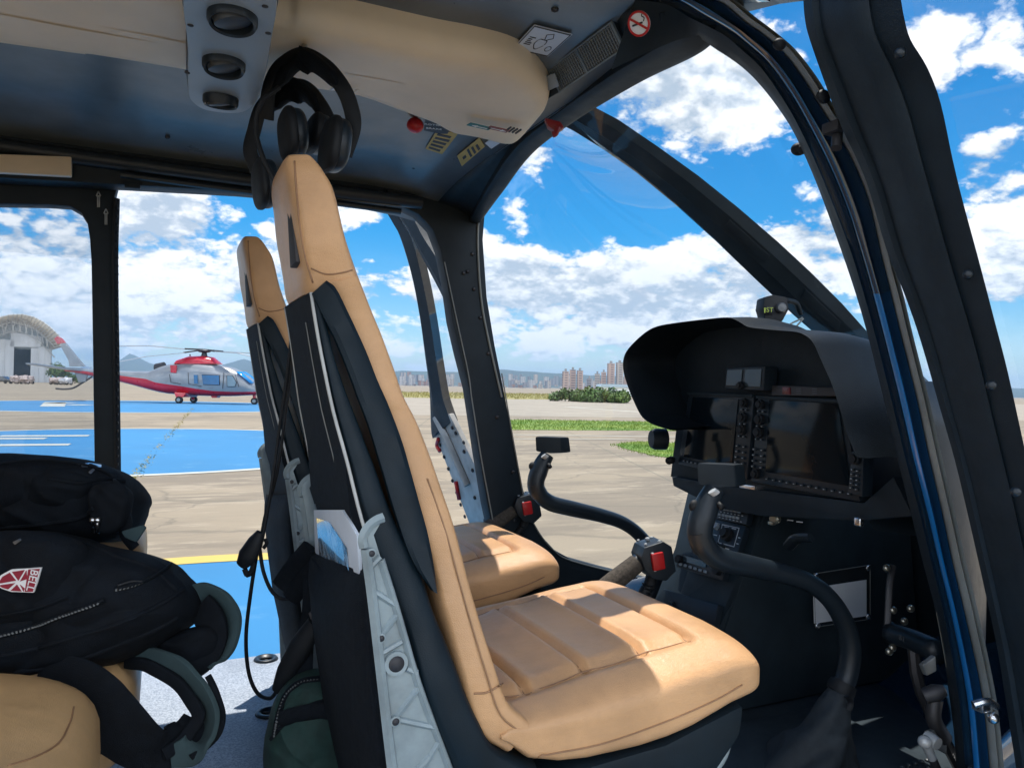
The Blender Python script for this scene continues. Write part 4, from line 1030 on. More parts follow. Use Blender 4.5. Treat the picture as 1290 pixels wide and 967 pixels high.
b3 = [(865, -50), (900, -16), (925, -1), (950, 20), (974, 38), (1002, 62), (1030, 98), (1050, 132), (1082, 186), (1108, 250), (1124, 322), (1138, 370), (1150, 420), (1170, 500), (1187, 575), (1203, 644), (1218, 710), (1234, 777), (1255, 877), (1265, 964), (1270, 1010)]
def sm(t): return [(v.x, v.y) for v in catmull([V((x, y, 0)) for x, y in t], 4)[0]]
s0, s1, s2, s3 = sm(b0), sm(b1), sm(b2), sm(b3)
ringsF, ringsJ, ringsS = [], [], []
for p0, p1, p2, p3 in zip(s0, s1, s2, s3):
    q0, q1, q2, q3 = PY(*p0, .915), PY(*p1, .875), PY(*p2, .825), PY(*p3, .80); d = q0.normalized()
    ringsF.append([q0, q0.lerp(q1, .5)-d*.006, q1-d*.004, q1+d*.03, q0.lerp(q1, .6)+d*.05])
    e0, e1 = q1+d*.004, q2; w = e1-e0
    ringsJ.append([e0, e0+w*.12+d*.012, e0+w*.26+d*.012, e0+w*.36-d*.004, e0+w*.48-d*.007, e0+w*.60-d*.003, e0+w*.68+d*.012, e0+w*.84+d*.010, e1-d*.004, e1+d*.03, e0+d*.04])
    w = q3-q2; ringsS.append([q2+d*.003, q2+w*.3-d*.006, q2+w*.6-d*.006, q2+w*.72+d*.008, q3+d*.006, q3+d*.03, q2+d*.03])
b = MB(); b.loft(ringsF); b.build('windscreen_pillar', M['black'], heli, ang=50)
b = MB(); b.loft(ringsJ[:]); 
jb = b.build('door_jamb', [M['jamb'], M['blue']], heli, ang=60)
for f in jb.data.polygons:                        # the lower part of the jamb shows the brighter blue of the outer skin
    c_ = f.center+V((.3, 1.5, GZ))
    if c_.z < .16 and (f.index % 11) in (3, 4, 5): f.material_index = 1
b = MB(); b.loft(ringsS); b.build('door_seal', M['seal'], heli, ang=50)
b = MB(); b.tube([PY(x, y, .91) for x, y in ((1146, 600), (1166, 690), (1184, 770), (1200, 857))], .009, 8, 5, flat=(1, .5), upv=(0, 1, 0)); b.build('seal_strip', mat('tan_seal', (.30, .27, .21), .55), heli)
b = MB()
for x, y, Y, rr_ in ((1012, 188, .925, .010), (1006, 188, .935, .013)): b.ball(PY(x, y, Y), (rr_, rr_*.9, rr_*.8))
b.parts('vent_knob', M['rubber'], heli)
b = MB(); c_ = PY(1051, 161, .80); b.box(c_, (.02, .03, .016), bev=.003); b.lathe([(.008, -.02), (.008, .02)], c_+V((.006, 0, -.012)), (.3, .2, 1), 10); b.tube([c_+V((0, 0, .006)), c_+V((.02, -.01, .012)), c_+V((.03, -.01, -.016))], .005, 8, 4); b.build('door_hinge', M['darkmetal'], heli)
b = MB(); c_ = PY(1236, 889, .78); b.box(c_, (.02, .02, .014), bev=.003); b.tube([c_+V((-.02, 0, .006)), c_+V((0, -.01, .012)), c_+V((.022, -.01, 0))], .006, 8, 4); b.ball(c_+V((.012, -.012, -.016)), .009); b.build('door_hinge', M['steel'], heli)
b = MB(); b.ball(PY(982, 56, .80), (.010, .008, .008)); b.ball(PY(1037, 122, .80), (.012, .008, .010)); b.parts('bump_stop', M['rubber'], heli)

DL = [(1030, -300), (1016, -160), (1012, -60), (1011, -20), (1012, 0), (1014, 25), (1020, 50), (1040, 107), (1060, 160), (1080, 202), (1095, 240), (1117, 315), (1140, 372), (1160, 430), (1183, 510), (1203, 580), (1222, 660), (1240, 740), (1257, 820), (1268, 890), (1280, 967), (1290, 1040)]
DR = [(1090, -300), (1108, -160), (1120, -60), (1130, -20), (1135, 0), (1139, 22), (1147, 50), (1168, 85), (1185, 130), (1200, 200), (1212, 250), (1231, 320), (1252, 400), (1270, 470), (1292, 570), (1308, 640), (1330, 740), (1350, 830), (1370, 920), (1385, 990), (1395, 1060), (1410, 1130)]
ringsD = []
for p, q in zip(sm(DL), sm(DR)):
    a, c_ = PY(*p, .775), PY(*q, .615); w = c_-a; d = a.normalized()
    ringsD.append([a+d*.02, a, a+w*.10-d*.004, a+w*.18+d*.010, a+w*.24-d*.002, a+w*.45-d*.014, a+w*.62-d*.010, a+w*.70-d*.002, a+w*.72+d*.006, a+w*.97+d*.004, c_, c_+d*.03, a+d*.05])
b = MB(); b.loft(ringsD); rd = b.build('front_door', M['door_trim'], heli, ang=40)
rd['label'] = 'right front door, open, its dark inner frame filling the right edge of the view'
b = MB()
for x, y in ((1220, 345), (1249, 485), (1280, 619), (1134, 66)):
    p = PY(x, y, .63); b.lathe([(.0065, -.004), (.0065, .0008), (.0045, .0034), (.0015, .004)], p, (-.6, -.6, .2), 14)
b.parts('screw', M['blacksoft'], rd)
rows = []
for p in sm(DR):
    a = PY(*p, .617); row = []
    for j in range(9):
        f = j/8; row.append(a+V((.02+.10*math.sin(f*math.pi*.9), -.60*f, 0)))
    rows.append(row)
b = MB(); b.grid(rows); b.build('window', M['glass'], rd)
b = MB(); b.tube([r[-1] for r in rows][::4], .02, 8, 2); b.build('door_edge', M['door_trim'], rd)

# ---- windscreens, nose
Rg = [(641, 188), (622, 215), (613, 250), (609, 302), (614, 374), (635, 490), (659, 612), (672, 655), (700, 693), (760, 715), (860, 738)]
Cg = [PY(x, y, 1.49) for x, y in ((700, 140), (760, 185), (800, 214), (850, 255), (900, 300), (960, 358), (1050, 440), (1100, 482))]+[V((2.0, 1.49, -.15)), V((2.06, 1.49, -.4)), V((2.05, 1.49, -.62))]
Sg = catmull([PY(x, y, Y1+.03) for x, y in Rg], 3)[0]; Cg = catmull(Cg, 3)[0]
def wsurf(Sd, Cd, sgn):
    rows = []
    for a, c_ in zip(Sd, Cd):
        row = []
        for j in range(13):
            f = j/12; p = a.lerp(c_, f); bul = math.sin(f*math.pi)
            row.append(p+V((.13, sgn*.12, .05))*bul*(.9 if f < 2 else 1))
        rows.append(row)
    return rows
b = MB(); b.grid(wsurf(Sg, Cg, 1)); b.build('windscreen', M['glass'], heli)
q0 = catmull([PY(*p, .93) for p in b0[2:16]], 2)[0]
nn_ = len(q0); Ct = Cg[:28]
Cg2 = [Ct[min(len(Ct)-1, int(i*(len(Ct)-1)/(nn_-1)))] for i in range(nn_)]
def wsurf2(Sd, Cd):
    rows = []
    for a, c_ in zip(Sd, Cd):
        rows.append([a.lerp(c_, j/12)+V((.10, -.10, .05))*math.sin(j/12*math.pi) for j in range(13)])
    return rows
b = MB(); b.grid(wsurf2(q0, Cg2)); b.build('windscreen', M['glass'], heli)
rows = []
for x, y in ((1108, 478), (1120, 540), (1147, 644), (1180, 777), (1205, 964), (1208, 1010)):
    a = PY(x, y, .935); rows.append([a+V((.01, 0, 0)), a.lerp(V((1.6, 1.02, a.z)), .5)+V((0, -.02, 0)), V((1.62, 1.04, a.z*.9-.02)), V((2.0, 1.3, a.z*.8-.08))])
b = MB(); b.grid(rows); b.build('nose_side', M['pedestal'] if 'pedestal' in M else M['blacksoft'], heli, solid=.006)
b = MB(); rows = []
for x, hw, zb, zt in ((.5, .66, FZ-.08, FZ-.05), (1.1, .66, FZ-.10, -.70), (1.5, .60, FZ-.08, -.62), (1.85, .44, FZ+.0, -.55), (2.08, .22, FZ+.12, -.52), (2.16, .05, -.6, -.56)):
    rows.append([V((x, 1.49+hw*math.cos(a), zt+(zb-zt)*math.sin(a)**.6 if math.sin(a) > 0 else zt)) for a in [math.pi*k/14 for k in range(15)]])
b.grid(rows); b.build('nose_shell', M['jamb'], heli, solid=.01)
b = MB(); b.box((2.0, 1.49, -.52), (.03, .62, .50), Matrix.Rotation(-.25, 3, 'Y')); b.build('front_bulkhead', M['black'], heli)

# ================================================================== vent console on the roof
vt = thing('air_vent_console', 'grey overhead console with three round dark air vents on the cabin roof', 'air vent', (.09, 1.28, CZ-.06))
oc = [(.018, 1.03), (.132, .98), (.168, 1.36), (.160, 1.43), (.13, 1.465), (.08, 1.485), (.045, 1.47), (.028, 1.43)]
pv = [PZ(x, y, .47) for x, y in ((236, -40), (345, -40), (341, 60), (330, 110), (320, 131), (300, 141), (262, 138), (243, 128), (236, 112), (236, 60))]
def pin(k, z): 
    c_ = sum(pv, V())/len(pv); return [V((c_.x+(p.x-c_.x)*k, c_.y+(p.y-c_.y)*k, z)) for p in catmull(pv, 4, True)[0]]
b = MB(); b.loft([pin(1.06, .575), pin(1.05, .52), pin(1.03, .49), pin(1.0, .476)]); b.build('housing', M['blacksoft'], vt, ang=50)
b = MB(); b.loft([pin(.985, .478), pin(.985, .470), pin(.965, .466)]); b.build('face', M['greyplastic'], vt, ang=50)
for px, py, rr_ in ((293, 24, .031), (282, 82, .030), (278, 127, .028)):
    c_ = PZ(px, py, .462); b = MB(); n_ = V((0, -.12 if py < 120 else .12, -1)).normalized()
    b.lathe([(rr_, -.006), (rr_, .004), (rr_*.92, .009), (rr_*.82, .007), (rr_*.78, -.002)], c_, n_, 36); vr = b.build('vent_ring', M['blacksoft'], vt)
    b = MB(); b.lathe([(rr_*.80, -.002), (rr_*.76, .005), (rr_*.6, .0075), (.0005, .0085)], c_, (n_+V((.25, .2, 0))).normalized(), 32); b.build('vent_flap', mat('vent_black', (.035, .04, .046), .5), vr)
b = MB()
for px, py in ((334, 6), (338, 40), (236, 90), (240, 30)): b.lathe([(.004, 0), (.004, .003), (.001, .004)], PZ(px, py, .468), (0, 0, -1), 10)
b.parts('screw', M['ink'], vt)

# ================================================================== seats
YC = 1.17
def make_seat():
    root = thing('pilot_seat', 'tan leather right front seat nearest the camera with ribbed cushion', 'seat', (.5, YC, FZ), 'front seats')
    HW = [(.34, .085), (.30, .112), (.25, .125), (.18, .128), (.10, .118), (.04, .122), (-.07, .145), (-.17, .170), (-.28, .205), (-.38, .238), (-.45, .25), (-.9, .25)]
    def hw(z):
        for (z0, w0), (z1, w1) in zip(HW, HW[1:]):
            if z >= z1: return w0+(w1-w0)*max(0, min(1, (z-z0)/(z1-z0)))
        return .25
    def sp(px, py, k=0):
        Y = .95
        for _ in range(12): q = PY(px, py, Y); Y = YC-hw(q.z)+k
        return (q.x, q.z)
    def rowsof(Fp, Rp, kf=0, kr=0):
        out = []
        for f, r_ in zip(Fp, Rp):
            a_, c_ = sp(*f, kf), sp(*r_, kr); out.append((a_, c_, hw(a_[1])-kf, hw(c_[1])-kr))
        return out
    rows = rowsof([(386, 193), (392, 194.5), (401, 200), (412, 213), (427, 240), (442, 300), (453, 335), (461, 356), (464, 364)], [(366, 193), (362, 195), (359, 201), (360, 212), (365, 235), (372, 280), (380, 330), (383, 358), (386, 369)], 0, .022)
    rows[0] = (rows[0][0], rows[0][1], .085, .06)
    rows2 = rowsof([(458, 345), (467, 368), (478, 396), (491, 428), (504, 464), (517, 499), (531, 526), (545, 560), (560, 601), (576, 646), (585, 676), (598, 730), (612, 778), (634, 844), (650, 884), (674, 905)], [(405, 360), (414, 380), (424, 405), (436, 432), (449, 464), (462, 496), (474, 530), (488, 565), (502, 605), (518, 650), (530, 685), (546, 735), (558, 780), (576, 850), (598, 925), (636, 955)], .0, .010)
    def sec(rw, bulge=.0, dip=0):
        out = []
        ts = catmull([V((a[0][0], a[0][1], a[2])) for a in rw], 6)[0]; us = catmull([V((a[1][0], a[1][1], a[3])) for a in rw], 6)[0]
        for f, r_ in zip(ts, us):
            ring = []
            for k in range(40):
                a = 2*math.pi*k/40; u, v = spow(math.cos(a), .38), spow(math.sin(a), .30)
                w = r_.z+(f.z-r_.z)*(v+1)/2; g = (v+1)/2
                x, z = r_.x+(f.x-r_.x)*g, r_.y+(f.y-r_.y)*g
                wob = .0022*mnoise.noise(V((x*9, u*3, z*22)))
                ring.append(V((x+wob-dip*max(0, v)*(1-u*u), YC+u*w+(wob*1.5 if abs(u) > .8 else 0), z)))
            out.append(ring)
        return out
    b = MB(); b.loft(sec(rows)); hr = b.build('headrest', M['leather'], root, ang=70)
    bh = surf(hr); b = MB(); b.tube([hit(bh, v.x, v.y, .0004) for v in catmull([V((*q, 0)) for q in ((371, 203), (373, 235), (378, 285), (385, 325), (394, 356))], 6)[0]], .0015, 6, 1); b.tube([hit(bh, v.x, v.y, .0003) for v in catmull([V((*q, 0)) for q in ((392, 338), (410, 345), (428, 344), (444, 340))], 6)[0]], .0012, 6, 1); b.parts('seam', M['seam'], hr)
    b = MB(); b.quadbox([PY(x, y, YC-yo)+V((-.001, 0, 0)) for x, y, yo in ((361, 240, .05), (366, 254, .075), (374, 330, .082), (366, 338, .06))], V((.010, 0, 0)), .002); b.build('rear_slot', M['ink'], hr)  # dark slab paints the shade inside the slot opening
    b = MB(); b.loft(sec(rows2, dip=.02)); bk = b.build('backrest', M['leather'], root, ang=70)
    b = MB()
    for s in (-1, 1):
        b.tube([V((r_[0][0]*.62+r_[1][0]*.38, YC+s*(r_[2]*.62+r_[3]*.38+.0005), r_[0][1]*.62+r_[1][1]*.38)) for r_ in rows2[8:]], .0013, 6, 4)
    b.parts('seam', M['seam'], bk)
    # hard shell behind and beside the cushions
    sh = rowsof([(405, 366), (412, 400), (424, 450), (446, 510), (474, 580), (500, 650), (535, 716), (556, 778), (583, 844), (595, 876), (612, 911), (636, 944), (690, 967)], [(393, 368), (398, 402), (407, 452), (421, 518), (438, 580), (457, 655), (478, 715), (500, 770), (524, 850), (540, 895), (556, 938), (576, 985), (600, 1040)], .002, .002)
    b = MB(); b.loft(sec(sh)); b.build('shell', M['shell'], root, ang=60)
    def rs(l, n):
        q = catmull([V((*k, 0)) for k in l], 8)[0]; return [(q[int(i*(len(q)-1)/(n-1)+.5)].x, q[int(i*(len(q)-1)/(n-1)+.5)].y) for i in range(n)]
    WL = rs([(394, 369), (409, 400), (424, 429), (440, 468), (452, 501), (466, 538), (482, 590), (500, 650), (520, 705), (546, 745)], 40); WR = rs([(412, 353), (424, 363), (440, 395), (450, 416), (463, 445), (477, 481), (490, 510), (507, 555), (518, 593), (529, 633), (540, 673), (548, 716), (552, 748)], 40)
    for s in (-1, 1):
        rg = []
        for l, r_ in zip(WL, WR):
            a_, c_ = sp(*l, -.007), sp(*r_, -.007); ya, yc_ = hw(a_[1]), hw(c_[1])
            rg.append([V((a_[0], YC+s*(ya-.006), a_[1])), V((a_[0], YC+s*(ya+.005), a_[1])), V((a_[0]*.82+c_[0]*.18, YC+s*(ya+.008), a_[1]*.82+c_[1]*.18)), V((a_[0]*.18+c_[0]*.82, YC+s*(yc_+.008), a_[1]*.18+c_[1]*.82)), V((c_[0], YC+s*(yc_+.004), c_[1])), V((c_[0], YC+s*(yc_-.006), c_[1]))])
        w_ = MB(); w_.loft(rg); w_.build('shell_wing', M['shell'], root, ang=30)
    b = MB()
    b.bm.free()
    # rear edges of the shell carry a pale trim line; the rear panel's dark upper part paints in the shade of the hollow back
    for s in (-1, 1):
        b = MB(); b.tube([V((r_[1][0]-.001, YC+s*(r_[3]-.001), r_[1][1])) for r_ in sh[:7]], .0026, 6, 4); b.parts('trim_line', mat('pale_trim', (.42, .43, .42), .5), root)
    b = MB(); b.tube([V((r_[1][0]-.002, YC-r_[3]*.45, r_[1][1])) for r_ in sh[1:6]], .0018, 6, 4); b.parts('trim_line', M['seal'], root)
    up_ = [(r_[1][0]-.0025, r_[1][1], r_[3]-.007, .012) for r_ in sh[:5]]
    b = MB(); b.loft([[V((x, YC-w, z)), V((x, YC+w, z)), V((x+d_, YC+w, z)), V((x+d_, YC-w, z))] for x, z, w, d_ in up_+[(.238, -.18, .150, .03), (.252, -.22, .165, .03), (.262, -.28, .185, .04), (.29, -.42, .20, .05), (.325, -.72, .20, .06)]]); b.build('rear_panel', M['fabric_black'], root, ang=40)
    # map pocket
    pk = []
    for x, z, w, bl in ((.250, -.272, .198, .004), (.253, -.29, .202, .012), (.257, -.32, .204, .020), (.268, -.40, .204, .026), (.284, -.50, .2, .028), (.302, -.60, .196, .026), (.318, -.68, .19, .02), (.33, -.74, .18, .006)):
        pk.append([V((x-bl*(max(0, math.cos(a))**.5)-.004*mnoise.noise(V((a*2.2, z*9, 3))), YC+w*math.sin(a), z-.030*math.cos(a)**2-.028*math.sin(a)*max(0, (z+.6)/.33))) for a in [-math.pi/2+math.pi*k/24 for k in range(25)]]+[V((x+.02, YC+w, z-.028*max(0, (z+.6)/.33))), V((x+.02, YC-w, z+.028*max(0, (z+.6)/.33)))])
    b = MB(); b.loft(pk); b.build('map_pocket', M['fabric_black'], root, ang=60)
    # cast alloy side frames
    for s in (-1, 1):
        Yp = YC+s*.228; fn = lambda u, v, w: V((u, w, v))
        def q(*pp): return [(PY(x, y, YC-.228).x, PY(x, y, YC-.228).z) for x, y in pp]
        out = q((460, 692), (456, 678), (459, 666), (469, 656), (481, 651), (477, 661), (470, 673), (479, 702), (500, 768), (527, 858), (553, 930), (575, 990))+[(.47, FZ+.02), (.30, FZ+.02)]+q((497, 990), (489, 930), (481, 860), (473, 790), (467, 740))
        b = MB(); b.prism(out, fn, Yp-.004, Yp+.004, .001); fr = b.build('side_frame', M['alu'], root, ang=30)
        b = MB(); rib = lambda pts, r_: b.tube([fn(*pt, Yp+s*.004) for pt in q(*pts)], r_, 6, 3, flat=(1, 1.0), e=.6)
        rib(((460, 690), (467, 740), (473, 790), (481, 860), (489, 930), (497, 995)), .0065); rib(((458, 688), (456, 677), (462, 664), (472, 655), (482, 651)), .006)
        rib(((479, 704), (499, 768), (525, 858), (552, 930), (574, 990)), .0045)
        for a, c_ in (((468, 742), (496, 760)), ((500, 772), (477, 801)), ((481, 820), (505, 806)), ((511, 840), (524, 846)), ((528, 862), (496, 903)), ((495, 903), (547, 914)), ((553, 930), (530, 968)), ((501, 992), (540, 950)), ((462, 716), (478, 700))): rib((a, c_), .004)
        for x, y, ro in ((497, 833, .0155), (478, 801, .006), (496, 905, .007), (466, 695, .006)):
            c0 = fn(*q((x, y))[0], Yp); b.lathe([(ro*.62, .009), (ro*.7, .0095), (ro, .009), (ro*1.05, 0)], c0, (0, s, 0), 20)
        b.build('rib', M['alu'], fr)
        b = MB()
        for x, y, ro in ((497, 833, .0155), (478, 801, .006), (496, 905, .007), (466, 695, .006)): b.lathe([(.0001, .0091), (ro*.66, .0091), (ro*.66, .0099), (.0001, .0099)], fn(*q((x, y))[0], Yp), (0, s, 0), 20)  # dark discs on the bosses paint the shade of the holes
        b.parts('bolt_hole', M['ink'], fr)
    # cushion with quilted channels
    rings = []; nx, nk = 110, 96; x0, x1 = .425, .890
    for i in range(nx+1):
        f = i/nx; x = x0+(x1-x0)*f; e = max(0, (f-.86)/.14); eb = max(0, (.03-f)/.03)
        zt = -.458+.052*f-.034*e**2.2-.01*eb; zb = lerpl([-.475, -.518, -.534, -.540, -.541, -.540, -.536, -.526, -.512, -.496, -.488], f*10)+.012*e**3
        if e > 0: x = x0+(x1-x0)*(.86+.14*math.sin(e*math.pi/2))
        w = .25*(1-.10*e**3); zc = (zt+zb)/2; hh = max(.004, (zt-zb)/2)*(1-.25*e**6)
        ring = []
        for k in range(nk):
            a = 2*math.pi*k/nk; u, v = spow(math.cos(a), .30), spow(math.sin(a), .42)
            y = u*w; z = zc+v*hh
            if v > 0:
                cr = (1-(y/w)**4)*.016*math.sin(min(1, f*1.1)*math.pi*.62)*v; z += cr
                g = 0
                for xc in (.50, .60, .705):
                    if abs(y) < .172: g += math.exp(-((x-xc)/.0065)**2)-.5*math.exp(-((x-xc)/.022)**2)
                if .44 < x < .80: g += math.exp(-((abs(y)-.172)/.006)**2)
                if abs(y) < .172: g += math.exp(-((x-.80)/.006)**2)
                z -= .0150*g*(1 if v > .6 else 0)
            z += .0014*mnoise.noise(V((x*14, y*14, v)))
            ring.append(V((x, YC+y, z)))
        rings.append(ring)
    b = MB(); b.loft(rings); cu = b.build('seat_cushion', M['leather'], root, ang=80)
    bv = surf(cu, bk); sb = MB()
    for pts in (((597, 873), (612, 872), (626, 865), (634, 860)), ((640, 962), (690, 950), (760, 936), (840, 908), (900, 882), (935, 862)),):
        sb.tube([hit(bv, x, y, .0005) for x, y in [(v.x, v.y) for v in catmull([V((*q, 0)) for q in pts], 5)[0]]], .0014, 6, 2)
    def down(x, y):
        q = bv.ray_cast(V((x, y, .2)), V((0, 0, -1))); return q[0]+V((0, 0, .0004))
    for xc in (.50, .60, .705, .80): sb.tube([down(xc, YC-.168+.336*i/16) for i in range(17)], .0011, 6, 1)
    for s in (-1, 1): sb.tube([down(.46+.34*i/16, YC+s*.172) for i in range(17)], .0011, 6, 1)
    sb.parts('seam', M['seam'], cu)
    b = MB(); b.prism([(.36, -.53), (.50, -.543), (.70, -.532), (.852, -.495), (.845, -.545), (.80, -.59), (.60, -.65), (.38, -.67)], lambda u, v, w: V((u, w, v)), YC-.245, YC+.245, .012); b.build('seat_pan', M['shell'], root, ang=40)
    b = MB(); b.box((.56, YC, -.715), (.34, .34, .15), bev=.01); b.build('seat_base', M['black'], root)
    b = MB(); b.tube([V((.825, YC-.20, -.548)), V((.838, YC-.215, -.565)), V((.80, YC-.225, -.60)), V((.70, YC-.225, -.635)), V((.60, YC-.225, -.65))], .011, 10, 6, flat=(1, .8)); b.tube([V((.76, YC+.235, -.50)), V((.80, YC+.238, -.53)), V((.83, YC+.235, -.515))], .009, 8, 5); b.parts('adjust_lever', M['alu'], root)
    return root
seat = make_seat()
seat2 = copy_tree(seat, (.008, .69, .005)); seat2['label'] = 'tan leather left front seat farther from the camera, partly hidden behind the nearer one'

# brochure in the near seat's pocket
def broch():
    m, t, b = nt('brochure_print'); c_ = coords(t); n = noise_(t, c_, 16, 5, .6)
    base = mixc(t, ramp(t, n, .42, .55), (.16, .32, .48), (.42, .50, .58)); base = mixc(t, ramp(t, noise_(t, c_, 30, 3, .5), .55, .62), base, (.12, .13, .14)); t.links.new(base, b.inputs['Base Color']); b.inputs['Roughness'].default_value = .15; b.inputs['Coat Weight'].default_value = .6; return m
root = thing('brochure', 'glossy pale blue brochure sticking out of the near seat back pocket', 'brochure', (.21, 1.1, -.25))
def BP(px, py, o=0): d = ray(px, py); return d*((.2045-o)/(d.x+.17*d.z))
bq = [BP(395, 642), BP(431, 642), BP(449, 674), BP(453, 727), BP(424, 722), BP(397, 706)]
b = MB(); b.quadbox(bq, V((.005, 0, 0)), .001); b.build('cover', M['paper'], root)
b = MB(); b.quadbox([BP(x, y, .0006) for x, y in ((399, 652), (415, 657), (437, 690), (440, 722), (403, 704))], V((-.0006, 0, 0))); b.build('picture', broch(), root, smooth=False)

# ================================================================== rear bench seats
def rear_seat(y0, y1, zt, label):
    root = thing('rear_seat', label, 'seat', (-.2, (y0+y1)/2, FZ), 'rear seats')
    rings = []; yc = (y0+y1)/2
    for i in range(41):
        f = i/40; y = y0+(y1-y0)*f; e = abs(f-.5)*2; k = 1-.16*e**8
        ring = []
        for a in [2*math.pi*j/40 for j in range(40)]:
            u, v = spow(math.cos(a), .5), spow(math.sin(a), .55)
            x = -.32-(.045 if zt == -.405 else 0)+(.30*u)*k; z = (zt-.12)+(.12*v)*k-.02*max(0, u)**3*max(0, v)
            ring.append(V((x, y, z+.0016*mnoise.noise(V((x*12, y*12, z*12))))))
        rings.append(ring)
    b = MB(); b.loft(rings); cu = b.build('cushion', M['rear_leather'], root, ang=80)
    if zt == -.405:
        bv = surf(cu); b = MB(); b.tube([hit(bv, v.x, v.y, .0003) for v in catmull([V((x, y, 0)) for x, y in ((93, 890), (88, 910), (74, 935), (46, 952), (10, 964))], 5)[0]], .0014, 6, 2); b.parts('seam', M['seam'], cu)
    b = MB(); b.box((-.37, yc, (zt-.24+FZ)/2), (.52, (y1-y0)*.97, zt-.24-FZ-.002), bev=.008); b.build('seat_box', mat('pale_grey_panel', (.42, .42, .40), .5), root)
    b = MB(); b.box((-.66, yc, zt+.28), (.10, (y1-y0)*.96, .62), Matrix.Rotation(-.12, 3, 'Y'), .04, 3); b.build('backrest', M['rear_leather'], root)
rear_seat(.84, 1.30, -.405, 'pale tan rear seat in the lower left corner under the black backpack')
rear_seat(1.34, 1.72, -.42, 'pale tan middle rear seat hidden under the black backpack')
rear_seat(1.76, 2.14, -.285, 'tan rear seat by the far door, only its front edge showing beside the backpack')

# ================================================================== instrument panel and hood
ip = thing('instrument_panel', 'black instrument panel with two dark screens under a deep hood', 'instrument panel', (1.3, 1.4, -.3))
XI = 1.32
lip = [(1080, 575), (1068, 544), (1059, 513), (1049, 483), (1041, 465), (1033, 447), (1026, 432), (1017, 423), (1004, 418), (980, 416), (955, 413.5), (942, 411), (932, 405), (918, 400), (890, 402), (850, 407), (829, 411), (815, 418), (800, 431), (790, 443), (786, 455), (787, 470), (794, 492), (805, 517), (813, 528), (825, 535), (844, 541)]
XL = 1.17
LP = [PX(x, y, XL) for x, y in lip]; LPs = catmull(LP, 3)[0]; cen = sum(LPs, V())/len(LPs)
def ringat(k, dx, dz=0): return [V((XL+dx, cen.y+(p.y-cen.y)*k, cen.z+(p.z-cen.z)*k+dz)) for p in LPs]
b = MB(); rows = [ringat(.93, .16, -.0), ringat(.965, .08), ringat(.985, .012), ringat(.993, .0), ringat(1.0, -.003), ringat(1.008, .003), ringat(1.015, .02)]
for dx, dz in ((.06, .003), (.12, .002), (.19, -.008), (.26, -.03), (.33, -.075)): rows.append([p+V((dx, 0, 0))+V((0, (p.y-cen.y)*.02, dz)) for p in ringat(1.018, 0)])
b.grid(rows); b.build('hood', mat('hood_skin', (.0058, .0095, .0135), .52, spec=.16, bump=.3, bs=450, rv=.06), ip, ang=80)
b = MB(); bp = ringat(.95, .155); bb = bmesh.new(); bb.faces.new([bb.verts.new(p) for p in bp]); b.merge(bb)
b.quadbox([PX(845, 600, XI), PX(1092, 655, XI), PX(1078, 560, XI+.001), PX(1050, 480, XI), PX(860, 480, XI), PX(852, 540, XI)], V((.03, 0, 0))); b.build('face_plate', M['black'], ip)
b = MB(); lb = [PX(x, y, XI-.03) for x, y in ((846, 596), (866, 606), (905, 612), (1085, 638), (1130, 640), (1140, 600), (1180, 660), (1130, 668), (1060, 660), (960, 652), (905, 640), (870, 622), (848, 612))]
b.quadbox([PX(846, 600, XI-.02), PX(920, 612, XI-.02), PX(1088, 633, XI-.02), PX(1125, 600, XI-.02), PX(1150, 650, XI-.02), PX(1080, 656, XI-.02), PX(960, 650, XI-.02), PX(905, 640, XI-.02), PX(868, 622, XI-.02), PX(848, 612, XI-.02)], V((.25, 0, 0)), .004); b.build('lower_panel', M['black'], ip)
b = MB(); b.quadbox([PX(x, y, X) for x, y, X in ((1062, 520, 1.34), (1104, 486, 1.55), (1150, 500, 1.55), (1190, 680, 1.5), (1100, 668, 1.36), (1086, 640, 1.34))], V((.04, 0, 0)), .004); b.build('panel_side', M['black'], ip)
def disp(tl, tr, br, bl, knobs_side, keys):
    q = [PX(*p, XI-.022) for p in (tl, tr, br, bl)]; n = V((-1, 0, 0))
    bz = MB(); bz.quadbox([p+V((.0, 0, 0)) for p in q], V((.03, 0, 0)), .003); d = bz.build('display', M['blacksoft'], ip)
    def at(u, v, h=.0): return q[0].lerp(q[1], u).lerp(q[3].lerp(q[2], u), v)+n*h
    return d, at
def keyrow(parent, at, u0, v0, u1, v1, n, s=.0045, m='blacksoft', h=.003):
    k = MB()
    for i in range(n):
        f = i/max(1, n-1); c_ = at(u0+(u1-u0)*f, v0+(v1-v0)*f, h); k.box(c_, (.006, s*2.0, s*1.3), bev=.0012)
    k.parts('key_row', M[m], parent)
    k = MB()
    for i in range(n):
        f = i/max(1, n-1); c_ = at(u0+(u1-u0)*f, v0+(v1-v0)*f, h+.0036); k.box(c_, (.0008, s*.75, s*.28))
    k.build('key_mark', M['print'], parent)
def knob(parent, c_, r_, l=.014):
    k = MB(); k.lathe([(r_, 0), (r_, l*.6), (r_*.7, l*.65), (r_*.66, l), (.001, l)], c_, (-1, 0, 0), 18); return k.build('knob', M['rubber'], parent)
